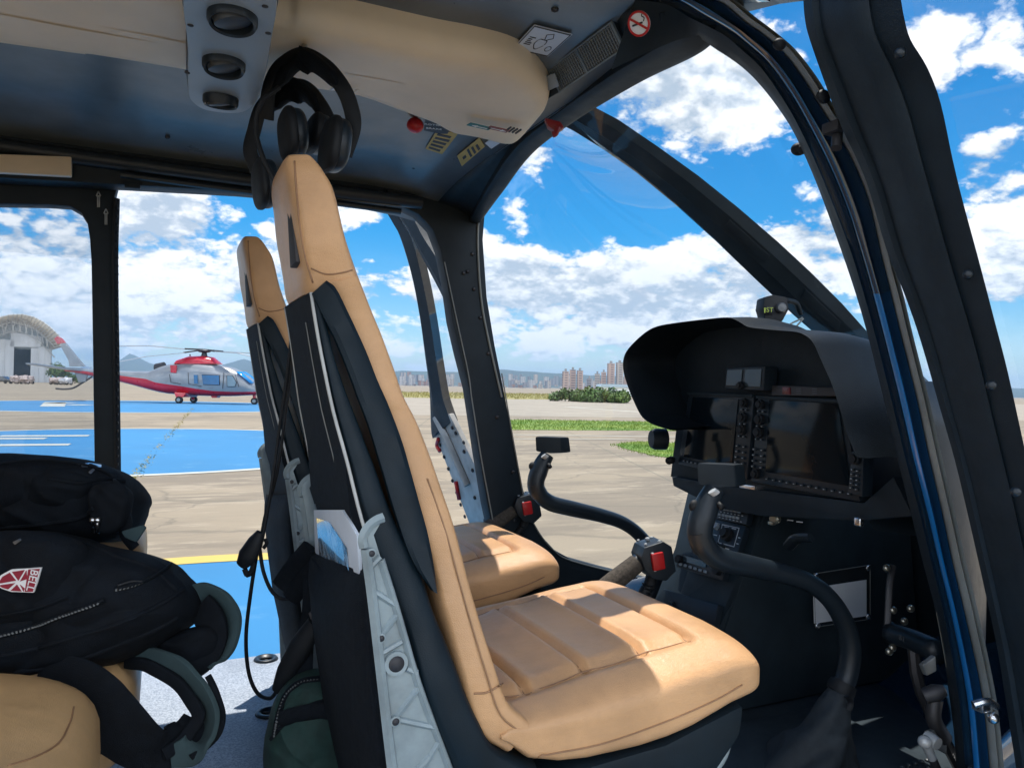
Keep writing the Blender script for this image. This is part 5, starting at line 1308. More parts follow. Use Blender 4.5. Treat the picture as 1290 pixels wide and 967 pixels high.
# left display, right display (as seen from the seat)
for tl, tr, br, bl, scr, side in (((868, 494), (950, 497), (941, 604), (854, 584), (.09, .06, .80, .88), 'r'), ((955, 498), (1062, 503), (1083, 632), (946, 606), (.16, .045, .955, .86), 'l')):
    d, at = disp(tl, tr, br, bl, side, 0)
    u0, v0, u1, v1 = scr; s_ = MB(); s_.quadbox([at(u0, v0, .002), at(u1, v0, .002), at(u1, v1, .002), at(u0, v1, .002)], V((-.0015, 0, 0)), .0008); s_.build('screen', M['screen'], d)
    t_ = MB(); t_.quadbox([at(.0, .0, .004), at(1, .0, .004), at(1, .035, .004), at(0, .035, .004)], V((-.003, 0, 0)), .001); t_.build('top_trim', M['door_trim'], d)
    keyrow(d, at, u0+.02, .935, u1-.02, .935, 12)
    uk = .90 if side == 'r' else .07
    keyrow(d, at, uk-.045, .62, uk-.045, .82, 4, .0048, h=.004); keyrow(d, at, uk+.045, .62, uk+.045, .82, 4, .0048, h=.004)
    for v, r_ in ((.10, .011), (.27, .013), (.42, .013), (.90, .012)): knob(d, at(uk, v, .003), r_)
    keyrow(d, at, uk-.03, .18, uk+.03, .18, 2, .004, h=.004); keyrow(d, at, uk-.03, .35, uk+.03, .35, 2, .004, h=.004); keyrow(d, at, uk-.03, .50, uk+.03, .50, 2, .004, h=.004)
# right hand key block with its knob
kq = [PX(*p, XI-.045) for p in ((1073, 568), (1088, 571), (1086, 626), (1068, 620))]
b = MB(); b.quadbox(kq, V((.03, 0, 0)), .003); kb = b.build('key_block', M['blacksoft'], ip)
def kat(u, v, h=0): return kq[0].lerp(kq[1], u).lerp(kq[3].lerp(kq[2], u), v)+V((-h, 0, 0))
for u in (.3, .7): keyrow(kb, kat, u, .42, u, .85, 5, .004, h=.003)
knob(kb, kat(.5, .15, .002), .012)
# standby instrument above the screens
sq = [PX(*p, XI-.05) for p in ((915, 463), (964, 461), (962, 492), (912, 489))]
b = MB(); b.quadbox(sq, V((.04, 0, 0)), .004); sb = b.build('standby_instrument', M['blacksoft'], ip)
def sat(u, v, h=0): return sq[0].lerp(sq[1], u).lerp(sq[3].lerp(sq[2], u), v)+V((-h, 0, 0))
for u0, u1 in ((.06, .45), (.53, .93)):
    b = MB(); b.quadbox([sat(u0, .12, .001), sat(u1, .12, .001), sat(u1, .84, .001), sat(u0, .84, .001)], V((-.0012, 0, 0))); b.build('screen', M['screen_grey'], sb, smooth=False)
knob(sb, sat(.48, .82, .002), .009)
# warning lights strip
b = MB(); b.quadbox([PX(x, y, XI-.03) for x, y in ((972, 485), (1052, 488), (1054, 499), (972, 498))], V((.02, 0, 0)), .002); al = b.build('annunciator_strip', M['ink'], ip)
b = MB(); b.quadbox([PX(x, y, XI-.032) for x, y in ((985, 487), (995, 487.5), (995.5, 497), (985.5, 496.5))], V((.01, 0, 0)), .001); b.build('warning_light', mat('dim_red', (.10, .012, .018), .3), al)
b = MB()
for x in (1003, 1023):
    for y in (489, 492, 495): b.quadbox([PX(x, y, XI-.0315), PX(x+6, y, XI-.0315), PX(x+6, y+1, XI-.0315), PX(x, y+1, XI-.0315)], V((.001, 0, 0)))
b.parts('lettering', mat('dim_print', (.08, .09, .1), .6), al, smooth=False)
# side knobs on the left, small fittings below
b = MB(); b.lathe([(.030, 0), (.030, .03), (.024, .042), (.001, .042)], PX(838, 553, XI-.03), (-1, .25, 0), 22); b.build('side_air_vent', M['black'], ip)
b = MB(); b.tube([PX(846, 579, XI-.02), PX(843, 580, XI-.05)], .011, 10, 1); b.parts('knob', M['rubber'], ip)
b = MB(); b.quadbox([PX(x, y, XI-.075) for x, y in ((931, 609), (951, 612), (951, 617), (931, 614))], V((.03, 0, 0)), .002); b.build('card_slot', M['steel'], ip)
b = MB(); c_ = PX(978, 653, XI+.0); b.lathe([(.012, 0), (.012, .012), (.008, .016), (.001, .016)], c_, (-1, -.3, 0), 16); b.box(c_+V((-.014, 0, -.010)), (.01, .016, .008), bev=.002); b.build('lock', mat('brass_lock', (.35, .33, .26), .35, .8), ip)
b = MB(); b.box(PX(1082, 657, XI-.04), (.012, .016, .018), bev=.003); b.parts('clip', M['steel'], ip)
b = MB()
for x, y, w in ((992, 654, 7), (1003, 656, 8), (1015, 676, 8)): b.quadbox([PX(x, y, XI-.002), PX(x+w, y+.8, XI-.002), PX(x+w, y+2.2, XI-.002), PX(x, y+1.4, XI-.002)], V((.001, 0, 0)))
b.parts('lettering', M['print'], ip, smooth=False)
b = MB(); b.tube([PX(993, 688, XI-.03), PX(1004, 678, XI-.05), PX(1022, 677, XI-.05)], .013, 10, 5, flat=(1, .6)); b.build('pull_handle', M['blacksoft'], ip)

# ================================================================== centre pedestal
pd_ = thing('centre_pedestal', 'black centre pedestal with radio and control panels below the screens', 'pedestal', (1.3, 1.5, FZ))
def XP(X): return X*(1.09+(1.27-X)/.21*.07)
pf = [PX(x, y, XP(X)) for x, y, X in ((868, 612, 1.30), (966, 628, 1.27), (955, 690, 1.22), (937, 745, 1.16), (905, 812, 1.06), (805, 790, 1.06), (826, 752, 1.12), (850, 690, 1.20))]
for q_ in pf[1:5]: q_.y = max(q_.y, 1.456)
b = MB(); b.quadbox(pf, V((.35, .0, -.02)), .004); M['pedestal'] = mat('pedestal_skin', (.016, .027, .036), .5, bump=.2, bs=400, spec=.35)
b.build('body', M['pedestal'], pd_, ang=30)
Yw = 1.45
b = MB(); b.prism([(1.20, FZ), (1.235, -.66), (1.31, -.48), (1.40, -.27), (1.9, -.18), (1.98, FZ)], sidef, Yw, Yw+.20, .006); b.build('side_wall', M['pedestal'], pd_)
def pq_(pts, X): return [PX(x, y, xx) for (x, y), xx in zip(pts, X)]
def ppanel(name, pts, X, lift=.008):
    q = pq_(pts, [XP(x_) for x_ in X]); n = (q[1]-q[0]).cross(q[3]-q[0]).normalized()
    if n.x > 0: n = -n
    k = MB(); k.quadbox([p+n*lift for p in q], -n*(lift+.01), .002); d = k.build(name, M['blacksoft'], pd_)
    def at(u, v, h=0): return q[0].lerp(q[1], u).lerp(q[3].lerp(q[2], u), v)+n*(lift+h)
    return d, at, n
def marks(parent, at, n, lst):
    k = MB()
    for u0, v0, u1, v1 in lst: k.quadbox([at(u0, v0, .0004), at(u1, v0, .0004), at(u1, v1, .0004), at(u0, v1, .0004)], n*.0005)
    k.build('marking', M['print'], parent, smooth=False)
XA = (1.19, 1.19, 1.17, 1.17)
d, at, n = ppanel('radio_panel', ((910, 636), (947, 642), (943, 662), (905, 654)), (1.215, 1.215, 1.195, 1.195))
k = MB()
for i in range(6):
    for v in (.3, .7): k.box(at(.12+.12*i, v, .003), (.006, .008, .006), bev=.001)
k.parts('key_row', M['greyplastic'], d); marks(d, at, n, [(.08+.12*i, v, .13+.12*i, v+.05) for i in range(7) for v in (.08, .48, .86)])
d, at, n = ppanel('control_panel', ((904, 656), (942, 664), (931, 702), (896, 692)), (1.19, 1.19, 1.14, 1.14))
kn = MB(); kn.lathe([(.017, 0), (.017, .012), (.012, .014), (.011, .022), (.001, .022)], at(.55, .42), n, 20); kn.build('knob', M['rubber'], d)
marks(d, at, n, [(.26, .1, .84, .125), (.26, .72, .84, .745), (.26, .1, .28, .74), (.82, .1, .84, .74), (.36, .15, .5, .18), (.6, .15, .74, .18), (.06, .1, .18, .13), (.05, .3, .15, .33), (.05, .5, .18, .53), (.06, .66, .14, .69), (.1, .84, .22, .87), (.3, .84, .42, .87), (.55, .84, .7, .87), (.1, .93, .7, .95), (.88, .4, .95, .43), (.88, .6, .95, .63)])
for u in (.18, .36, .54): k = MB(); k.tube([at(u, .84, 0), at(u+.02, .78, .014)], .003, 8, 1); k.build('toggle', M['blacksoft'], d)
kn = MB(); kn.lathe([(.008, 0), (.008, .01), (.001, .01)], at(.12, .22), n, 14); kn.build('knob', M['greyplastic'], d)
d, at, n = ppanel('transponder_panel', ((862, 697), (917, 713), (913, 732), (854, 714)), (1.135, 1.135, 1.12, 1.12))
k = MB(); k.quadbox([at(.08, .12, .001), at(.62, .12, .001), at(.62, .5, .001), at(.08, .5, .001)], n*.001); k.build('screen', M['screen_grey'], d, smooth=False)
k = MB()
for i in range(6): k.box(at(.1+.11*i, .75, .003), (.006, .009, .006), bev=.001)
k.parts('key_row', M['greyplastic'], d)
for u in (.05, .9): kn = MB(); kn.lathe([(.011, 0), (.011, .014), (.001, .014)], at(u, .45), n, 16); kn.build('knob', M['rubber'], d)
d, at, n = ppanel('blank_panel', ((838, 742), (908, 762), (900, 800), (815, 775)), (1.09, 1.09, 1.06, 1.06))
k = MB(); k.box(at(.3, .35, .004), (.008, .02, .01), bev=.002); k.tube([at(.32, .4, .004), at(.42, .55, .02), at(.5, .5, .02), at(.42, .7, .006)], .0025, 6, 4); k.build('latch', M['blacksoft'], d)
for x, y, X in ((919, 632, 1.25), (937, 633, 1.25)): k = MB(); k.lathe([(.012, 0), (.012, .014), (.009, .02), (.001, .02)], PX(x, y, XP(X)), (-1, -.1, .3), 18); k.build('knob', M['rubber'], pd_)
# card holder with a white card on the pedestal wall
hd_ = thing('card_holder', 'clear card holder with a white card screwed to the dark pedestal wall', 'card holder', (1.6, Yw, -.5))
hq_ = [PY(x, y, Yw-.014) for x, y in ((1024, 722), (1095, 711), (1095, 779), (1026, 789))]
b = MB(); b.quadbox(hq_, V((0, -.002, 0))); b.build('sleeve', mat('dark_film', (.02, .025, .03), .15), hd_, smooth=False)
def hat(u, v, h=0): return hq_[0].lerp(hq_[1], u).lerp(hq_[3].lerp(hq_[2], u), v)+V((0, -h, 0))
b = MB(); b.quadbox([hat(-.02, .26, .0025), hat(.93, .26, .0025), hat(.93, .93, .0025), hat(-.02, .93, .0025)], V((0, -.001, 0))); b.build('card', mat('white_card', (.86, .87, .88), .5, var=.03), hd_, smooth=False)
b = MB()
for u, v in ((.04, .05), (.96, .05), (.96, .95), (.04, .98)): b.lathe([(.008, 0), (.008, .003), (.003, .005)], hat(u, v, .002), (0, -1, 0), 12)
b.parts('screw', M['steel'], hd_)
b = MB()
for a, c_ in (((0, 0), (1, 0)), ((1, 0), (1, 1)), ((1, 1), (0, 1)), ((0, 1), (0, 0))): b.tube([hat(*a, .003), hat(*c_, .003)], .0012, 5, 1)
b.build('edge', M['seal'], hd_)

# ================================================================== cyclic sticks, collective levers, pedals
def cyclic():
    root = thing('cyclic_stick', 'curved black control stick in front of the near seat, rising from a fabric boot', 'control stick', (1.25, 1.15, FZ), 'cyclic sticks')
    P_ = [(880, 668), (886, 686), (905, 703), (940, 712), (985, 722), (1020, 734), (1046, 755), (1064, 785), (1071, 815), (1068, 845), (1060, 868)]
    b = MB(); b.tube([PY(x, y, 1.15) for x, y in P_], [.021, .022, .022, .022, .020, .019, .019, .021, .022, .022, .022], 16, 8); b.build('tube', M['blacksoft'], root, ang=60)
    b = MB(); b.tube([PY(x, y, 1.15) for x, y in ((900, 616), (892, 632), (886, 648), (882, 662), (882, 676), (888, 690))], [.018, .021, .023, .022, .022, .022], 16, 8, flat=(1.1, .95)); gp = b.build('grip', M['blacksoft'], root, ang=60)
    b = MB(); b.ball(PY(875, 637, 1.16), (.012, .01, .012)); b.ball(PY(873, 672, 1.16), (.010, .01, .012)); b.tube([PY(905, 634, 1.13), PY(910, 640, 1.12)], .006, 8, 1); b.parts('button', M['rubber'], gp)
    hq2 = [PY(878, 583, 1.165), PY(925, 585, 1.125), PY(928, 613, 1.125), PY(905, 614, 1.14), PY(879, 610, 1.165)]
    b = MB(); b.quadbox(hq2, V((.035, .012, 0)), .004); b.build('switch_head', M['black'], root)
    b = MB(); b.tube([PY(897, 618, 1.13), PY(902, 622, 1.13)], .008, 8, 1, flat=(1.2, .5)); b.build('label_tag', M['print'], gp)
    # fabric boot
    P_ = [PY(1060, 866, 1.15), PY(1050, 890, 1.15), PY(1040, 915, 1.16), PY(1030, 945, 1.17)]
    P_[3].z = FZ+.05
    rings = []
    for i, v in enumerate(catmull(P_+[V((P_[3].x-.02, 1.18, FZ))], 6)[0]):
        f = i/24; r_ = .026+.065*f**1.6; ring = []
        for k in range(28):
            a = 2*math.pi*k/28; w = 1+.16*f*math.sin(5*a+6*f)+.10*mnoise.noise(V((math.cos(a)*2, math.sin(a)*2, f*7)))
            ring.append(v+V((math.cos(a)*r_*w*1.1, math.sin(a)*r_*w, .012*math.sin(3*a+9*f)*f)))
        rings.append(ring)
    b = MB(); b.loft(rings); bt = b.build('boot', mat('boot_cloth', (.018, .026, .034), .7, var=.25, vs=40, bump=.5, bs=600), root, ang=80)
    b = MB(); b.lathe([(.027, -.012), (.029, 0), (.027, .012)], PY(1060, 866, 1.15), (PY(1060, 866, 1.15)-PY(1052, 885, 1.15)), 20); b.tube([PY(1066, 876, 1.10), PY(1072, 884, 1.10), PY(1069, 894, 1.10)], .006, 6, 3, flat=(1, .4)); b.build('boot_strap', M['rubber'], bt)
    return root
cy = cyclic(); cy2 = copy_tree(cy, (.004, .70, .003)); cy2['label'] = 'curved black control stick standing against the far window, in front of the farther seat'
def collective():
    root = thing('collective_lever', 'foam gripped lever with a red guarded switch beside the near seat cushion', 'control lever', (1.0, 1.47, FZ), 'collective levers')
    a, c_ = PY(748, 752, 1.47), PY(806, 706, 1.47)
    b = MB(); b.tube([a+V((-.25, 0, -.12)), a+V((-.05, 0, -.03)), a], .014, 12, 3); b.build('tube', M['black'], root)
    b = MB(); b.tube([a-(c_-a)*.5, a, a.lerp(c_, .5), a.lerp(c_, .92)], [.021, .023, .0235, .022], 16, 5); b.build('grip', M['wool'], root)
    b = MB(); b.tube([a.lerp(c_, .86), a.lerp(c_, 1.08)], .019, 14, 1); b.build('collar', M['blacksoft'], root)
    e = PY(822, 704, 1.46); rot = Matrix.Rotation(R(-12), 3, 'Z') @ Matrix.Rotation(R(-10), 3, 'Y')
    b = MB(); b.prism([(-.040, .018), (-.028, .040), (.020, .045), (.040, .028), (.042, -.030), (.014, -.048), (-.020, -.035), (-.034, -.012)], lambda u, v, w: e+rot @ V((u, w, v)), -.032, .032, .005); hb_ = b.build('switch_box', M['blacksoft'], root, ang=35)
    b = MB(); b.box(e+rot @ V((-.002, -.036, .004)), (.030, .012, .040), rot, .004); b.build('red_switch', M['red'], hb_)
    b = MB(); b.box(e+rot @ V((-.012, -.034, .004)), (.006, .01, .044), rot, .002); b.build('switch_guard', M['print'], hb_)
    b = MB()
    for u, w in ((-.02, -.022), (-.02, .022), (.014, -.022), (.014, .022)): b.lathe([(.0035, 0), (.0035, .003), (.001, .004)], e+rot @ V((u, w, .043)), rot @ V((0, 0, 1)), 8)
    b.lathe([(.005, 0), (.005, .006), (.001, .007)], e+rot @ V((-.002, .008, .044)), rot @ V((0, 0, 1)), 10); b.parts('screw', M['print'], hb_)
    b = MB(); b.tube([e+V((0, 0, -.035)), e+V((-.008, 0, -.06)), e+V((-.03, 0, -.10)), e+V((-.03, 0, -.22))], .014, 10, 4)
    for k in range(6): b.lathe([(.015, -.002), (.017, 0), (.015, .002)], e+V((-.010-.003*k, 0, -.06-.008*k)), (.3, 0, 1), 12)
    b.build('cable_boot', M['rubber'], root)
    return root
cl = collective(); cl2 = copy_tree(cl, (-.01, .66, .02)); cl2['label'] = 'foam gripped lever with a red switch rising behind the farther seat cushion by the pillar'
# pedals and linkage in the near footwell
pe = thing('rudder_pedal', 'black foot pedal tube with worn lettering in the near footwell', 'pedal', (1.55, 1.05, FZ))
b = MB(); b.tube([PY(1120, 797, 1.12), PY(1150, 806, 1.06), PY(1185, 822, .98)], .022, 14, 3); b.lathe([(.024, -.006), (.026, 0), (.024, .006)], PY(1121, 797, 1.12), (1, -.6, -.1), 16); b.parts('foot_bar', M['blacksoft'], pe)
b = MB(); b.tube([PY(1125, 712, 1.14), PY(1121, 735, 1.13), PY(1118, 790, 1.12)], .0045, 8, 4, flat=(1.6, .8)); b.tube([PY(1150, 806, 1.06), PY(1160, 870, 1.04), V((1.55, 1.04, FZ))], .012, 8, 3); b.build('pedal_arm', M['darkmetal'], pe)
b = MB()
for x, y, Y in ((1116, 715, 1.14), (1124, 768, 1.12), (1146, 766, 1.12), (1138, 782, 1.12), (1119, 820, 1.12), (1123, 815, 1.11)): b.lathe([(.008, 0), (.008, .006), (.004, .009), (.001, .009)], PY(x, y, Y), (-.3, -1, .2), 10)
b.parts('bolt', mat('brass_bolt', (.45, .43, .36), .35, .9), pe)
b = MB()
for k in range(5): b.quadbox([PY(1133+4.5*k, 799+2.1*k, 1.065-.0), PY(1136+4.5*k, 800+2.1*k, 1.065), PY(1135.5+4.5*k, 806+2.1*k, 1.065), PY(1132.5+4.5*k, 805+2.1*k, 1.065)], V((0, -.001, 0)))
b.build('worn_lettering', mat('dim_print2', (.06, .07, .08), .6), pe, smooth=False)
lk = thing('gas_strut', 'silver ball ended strut on a bracket at the door sill, bottom right', 'strut', (1.42, .93, FZ))
b = MB(); c_ = PY(1165, 934, .93); b.ball(c_, .012); e = PY(1188, 985, .93); b.tube([c_, c_.lerp(e, .4)], [.009, .008], 12, 1); b.lathe([(.012, -.012), (.013, 0), (.012, .012)], PY(1174, 932, .93), (0, 1, .2), 14); b.build('ball_joint', mat('worn_alloy', (.42, .44, .45), .4, .3), lk)
b = MB(); b.tube([c_.lerp(e, .4), e], .008, 10, 1); b.build('rod', M['darkmetal'], lk)
b = MB(); b.quadbox([PY(x, y, .945) for x, y in ((1168, 922), (1177, 919), (1193, 930), (1193, 950), (1178, 942))], V((0, .008, 0)), .002); b.quadbox([PY(x, y, .95) for x, y in ((1163, 838), (1179, 826), (1180, 845), (1168, 851))], V((0, .01, 0)), .002); b.parts('bracket', mat('dull_bracket', (.13, .14, .145), .5, .4), lk)
b = MB(); b.lathe([(.014, -.02), (.016, 0), (.010, .018), (.001, .02)], PY(1178, 872, .945), (.6, -.6, .4), 16); b.tube([PY(1178, 880, .95), PY(1176, 905, .95), PY(1190, 930, .95)], .014, 10, 4); b.build('latch_bolt', M['darkmetal'], lk)

# ================================================================== compass on the centre post
cp = thing('compass', 'small black whiskey compass hanging on the windscreen centre post', 'compass', PT(978, 390, 1.86))
b = MB(); b.quadbox([PT(x, y, 1.84) for x, y in ((963, 374), (975, 371), (992, 374), (994, 390), (988, 401), (986, 405), (962, 406), (964, 398), (961, 388))], fw*.06, .005); b.build('case', M['rubber'], cp)
b = MB(); b.quadbox([PT(x, y, 1.838) for x, y in ((963, 386), (974, 386), (974, 396), (963, 396))], fw*-.002, .001); b.build('card_window', M['screen'], cp)
b = MB(); o_ = PT(969, 390.5, 1.834); b.quadbox([PT(962.5, 387.5, 1.834), PT(964.5, 387.5, 1.834), PT(964, 394, 1.834), PT(962.5, 394, 1.834)], fw*-.001); b.text('S', PT(967, 390.5, 1.834), rt, up, .016, .001); b.text('T', PT(971.5, 390.5, 1.834), rt, up, .016, .001); b.build('figures', mat('lume', (.35, .45, .05), .5), cp, smooth=False)
b = MB(); b.lathe([(.012, 0), (.013, .008), (.010, .014), (.001, .015)], PT(983, 388, 1.84), -fw, 18); b.build('lens', mat('dull_lens', (.10, .11, .12), .35), cp)
b = MB(); b.tube([PT(980, 405, 1.86), PT(982, 412, 1.87), PT(986, 417, 1.88)], .0022, 6, 4); b.tube([PT(990, 415, 1.88), PT(996, 408, 1.9), PT(1006, 403, 1.9), PT(1011, 400, 1.9)], .0022, 6, 4); b.tube([PT(1000, 415, 1.9), PT(1006, 408, 1.9), PT(1012, 401, 1.9)], .0022, 6, 4); b.parts('wire', M['seal'], cp)
b = MB(); b.tube([PT(990, 378, 1.87), PT(1003, 382, 1.9), PT(1008, 395, 1.92)], .007, 8, 4); b.parts('bracket', M['black'], cp)

# ================================================================== headsets, cords
def headset(label, arc, arc2, cups, t, loc):
    root = thing('headset', label, 'headset', PT(*loc, t), 'headsets hanging from the roof')
    b = MB(); b.tube([PT(x, y, t+dt) for x, y, dt in arc], .0082, 12, 8, flat=(1.5, .55), upv=fw, e=.7); bd = b.build('headband', M['rubber'], root)
    b = MB(); b.tube([PT(x, y, t+dt) for x, y, dt in arc2], [.008]+[.022]*(len(arc2)-2)+[.008], 14, 8, flat=(1.0, .5), upv=(rt+up*.2)); b.build('band_pad', M['fabric_black'], bd)
    for x, y, dt, rx, ry, tl in cups:
        c_ = PT(x, y, t+dt); rot = Matrix((rt, fw, up)).transposed() @ Matrix.Rotation(tl, 3, 'Y') @ Matrix.Rotation(.5, 3, 'Z')
        b = MB(); b.ball(c_, (rx, .045, ry), rot, 14, 0, .75); cu = b.build('ear_cup', M['blacksoft'], root)
        b = MB(); b.ball(c_+rot @ V((-rx*.55, 0, 0)), (rx*.65, .047, ry*1.06), rot, 12, .0, .7); b.build('ear_pad', M['rubber'], cu)
    return root
h1 = headset('black headset hanging in front of the roof, its cup right of the near headrest', ((434, 196, 0), (445, 160, 0), (441, 132, 0), (430, 108, 0), (410, 84, .01), (382, 69, .02), (358, 80, .03), (345, 96, .04), (338, 118, .06), (336, 150, .08)),
        ((432, 120, .01), (418, 98, .01), (386, 76, .02), (360, 92, .03), (345, 112, .05)), ((424, 184, 0, .018, .040, .12), (371, 170, .05, .018, .038, -.12)), 1.17, (390, 130))
h2 = headset('black headset hanging lower and farther left, one cup against the far window top', ((414, 152, .04), (405, 135, .04), (390, 115, .05), (374, 108, .06), (352, 116, .07), (330, 135, .08), (320, 165, .09), (315, 190, .09), (324, 215, .09)),
        ((404, 146, .04), (392, 124, .05), (374, 114, .06), (350, 128, .07), (338, 142, .08)), ((336, 232, .05, .017, .038, -.1), (402, 170, .05, .016, .03, .1)), 1.21, (360, 170))
b = MB(); b.tube([PT(352, 110, 1.2), PT(330, 128, 1.19), PT(322, 160, 1.2), PT(330, 195, 1.2), PT(345, 225, 1.2), PT(353, 240, 1.2)], .004, 8, 6); 
tag(b.build('microphone_boom', M['rubber'], h1))
b = MB(); b.tube([PT(382, 70, 1.18), PT(383, 62, 1.2), PT(384, 50, 1.21)], .005, 8, 3); b.build('hook', M['steel'], heli)
cd = thing('intercom_cable', 'thin black cables with plugs hanging down behind the front seats', 'cable', PT(345, 600, 1.5))
b = MB(); b.tube([PT(x, y, t) for x, y, t in ((356, 250, 1.34), (362, 330, 1.38), (367, 420, 1.40), (352, 540, 1.42), (341, 620, 1.42), (330, 682, 1.42))], .0032, 8, 8); b.tube([PT(x, y, t) for x, y, t in ((372, 380, 1.38), (369, 440, 1.40), (362, 500, 1.42), (350, 590, 1.43), (334, 650, 1.43), (328, 686, 1.43))], .0032, 8, 8)
b.tube([PT(x, y, t) for x, y, t in ((327, 690, 1.43), (332, 720, 1.43), (343, 745, 1.43), (358, 754, 1.43), (372, 746, 1.42), (392, 722, 1.40))], .0036, 8, 8); b.tube([PT(x, y, t) for x, y, t in ((323, 700, 1.43), (316, 745, 1.43), (310, 800, 1.43), (313, 845, 1.43), (324, 872, 1.42), (340, 879, 1.40), (350, 868, 1.38))], .0036, 8, 8); b.build('cable', M['rubber'], cd)
b = MB(); b.tube([PT(304, 712, 1.42), PT(312, 700, 1.42), PT(322, 682, 1.42), PT(328, 670, 1.42)], [.012, .020, .016, .008], 12, 4, flat=(1, .7)); b.tube([PT(308, 716, 1.42), PT(312, 724, 1.42), PT(318, 716, 1.42), PT(320, 700, 1.42)], .005, 8, 4); b.tube([PT(332, 690, 1.42), PT(336, 684, 1.42), (PT(334, 678, 1.42))], .004, 6, 3); b.build('plug', M['rubber'], cd)
b = MB(); b.tube([PT(x, y, t) for x, y, t in ((350, 869, 1.36), (362, 845, 1.35), (380, 812, 1.34), (398, 784, 1.33))], [.012, .020, .021, .016], 12, 4, flat=(1, .75)); b.build('plug_sleeve', M['rubber'], cd)
bu = thing('seat_belt', 'black seat belt with metal buckle hanging behind the near seat', 'seat belt', PT(385, 730, 1.36))
b = MB(); b.tube([PT(x, y, t) for x, y, t in ((358, 742, 1.40), (370, 724, 1.39), (385, 706, 1.36), (396, 694, 1.34))], .026, 10, 5, flat=(1, .25), upv=fw); b.tube([PT(x, y, t) for x, y, t in ((366, 754, 1.40), (380, 735, 1.38), (398, 715, 1.34))], .018, 10, 5, flat=(1, .3), upv=fw); b.tube([PT(x, y, t) for x, y, t in ((392, 722, 1.36), (390, 770, 1.36), (386, 800, 1.35), (384, 850, 1.34), (383, 900, 1.33))], .014, 8, 5, flat=(1, .3), upv=fw); b.build('webbing', M['fabric_black'], bu)
b = MB(); b.tube([PT(396, 768, 1.34), PT(406, 790, 1.33), PT(398, 800, 1.33)], .009, 8, 4, flat=(1, .5)); b.quadbox([PT(x, y, 1.33) for x, y in ((388, 772), (397, 768), (402, 782), (395, 792))], fw*.01, .002); b.build('buckle', M['darkmetal'], bu)

# ================================================================== bags
bpk = thing('backpack', 'large black backpack with a red crest and grey green straps on the rear seat', 'backpack', PT(100, 800, 1.2))
nside = (-fw+up*.25).normalized()
def PB(pts, t): return [PT(x, y, t) for x, y in pts]
b = MB(); b.inflate(PB([(-70, 690), (-30, 672), (30, 668), (75, 670), (110, 682), (160, 692), (200, 706), (218, 722), (236, 742), (243, 765), (234, 785), (212, 802), (182, 822), (140, 838), (90, 850), (40, 868), (-20, 884), (-80, 870), (-100, 780)], 1.22), nside, .13, .22, 22, 8, .013, 8); bmain = b.build('main_body', M['fabric_black'], bpk, ang=80)
b = MB(); b.inflate(PB([(-60, 680), (0, 668), (60, 670), (92, 680), (103, 704), (96, 735), (84, 765), (30, 790), (-60, 800)], 1.13), nside, .05, .08, 16, 8, .006, 11, 3.4); fpk = b.build('front_pocket', M['fabric_black'], bpk, ang=80)
bvb = surf(bmain, fpk)
def on(bv, pts, off, sub=10): return [hit(bv, v.x, v.y, off) for v in catmull([V((*q, 0)) for q in pts], sub)[0]]
M['zipm'] = mat('zip_teeth', (.10, .11, .115), .5)
def zipper(par, bv, pts, w=.0045, teeth=True, off=.001):
    q = on(bv, pts, off); z = MB(); z.tube(q, w, 8, 1, flat=(1.3, .7)); z.build('zip', M['fabric_black'], par)
    if teeth:
        z = MB(); tot = 0
        L_ = [0]
        for a, c_ in zip(q, q[1:]): L_.append(L_[-1]+(c_-a).length)
        n = int(L_[-1]/.0052); k = 0
        for i in range(n):
            s_ = i*.0052
            while k < len(L_)-2 and L_[k+1] < s_: k += 1
            f = (s_-L_[k])/max(1e-6, L_[k+1]-L_[k]); z.box(q[k].lerp(q[k+1], f)-fw*(w*.75), (.0026, .0026, .0034), Matrix.Rotation(.4*i % 3, 3, 'Y'))
        z.build('zip_teeth', M['zipm'], par, smooth=False)
zipper(bpk, bvb, [(-10, 803), (40, 790), (80, 775), (112, 764), (132, 756)]); zipper(bpk, bvb, [(148, 742), (165, 738), (185, 730), (203, 720), (214, 711)])
zipper(bpk, bvb, [(0, 776), (45, 767), (85, 752)], .003, False)
# piping and folds that follow the body
for pts in ([(0, 826), (50, 815), (100, 800), (150, 785), (200, 762), (230, 742)], [(106, 684), (150, 702), (190, 716), (222, 744)], [(20, 846), (80, 836), (140, 815), (190, 795), (222, 778)]):
    b = MB(); b.tube(on(bvb, pts, -.002), .0045, 8, 1); b.build('piping', M['fabric_black'], bpk)
b = MB(); b.quadbox([hit(bvb, x, y, .003) for x, y in ((17, 682), (26, 677.5), (27.5, 680), (20, 685.5))], -fw*.003, .001); b.build('zip_pull', M['steel'], fpk)
b = MB(); b.tube(on(bvb, [(148, 738), (165, 733), (178, 733)], .004, 4), .004, 8, 1, flat=(1, .6)); b.build('zip_pull', M['rubber'], bpk)
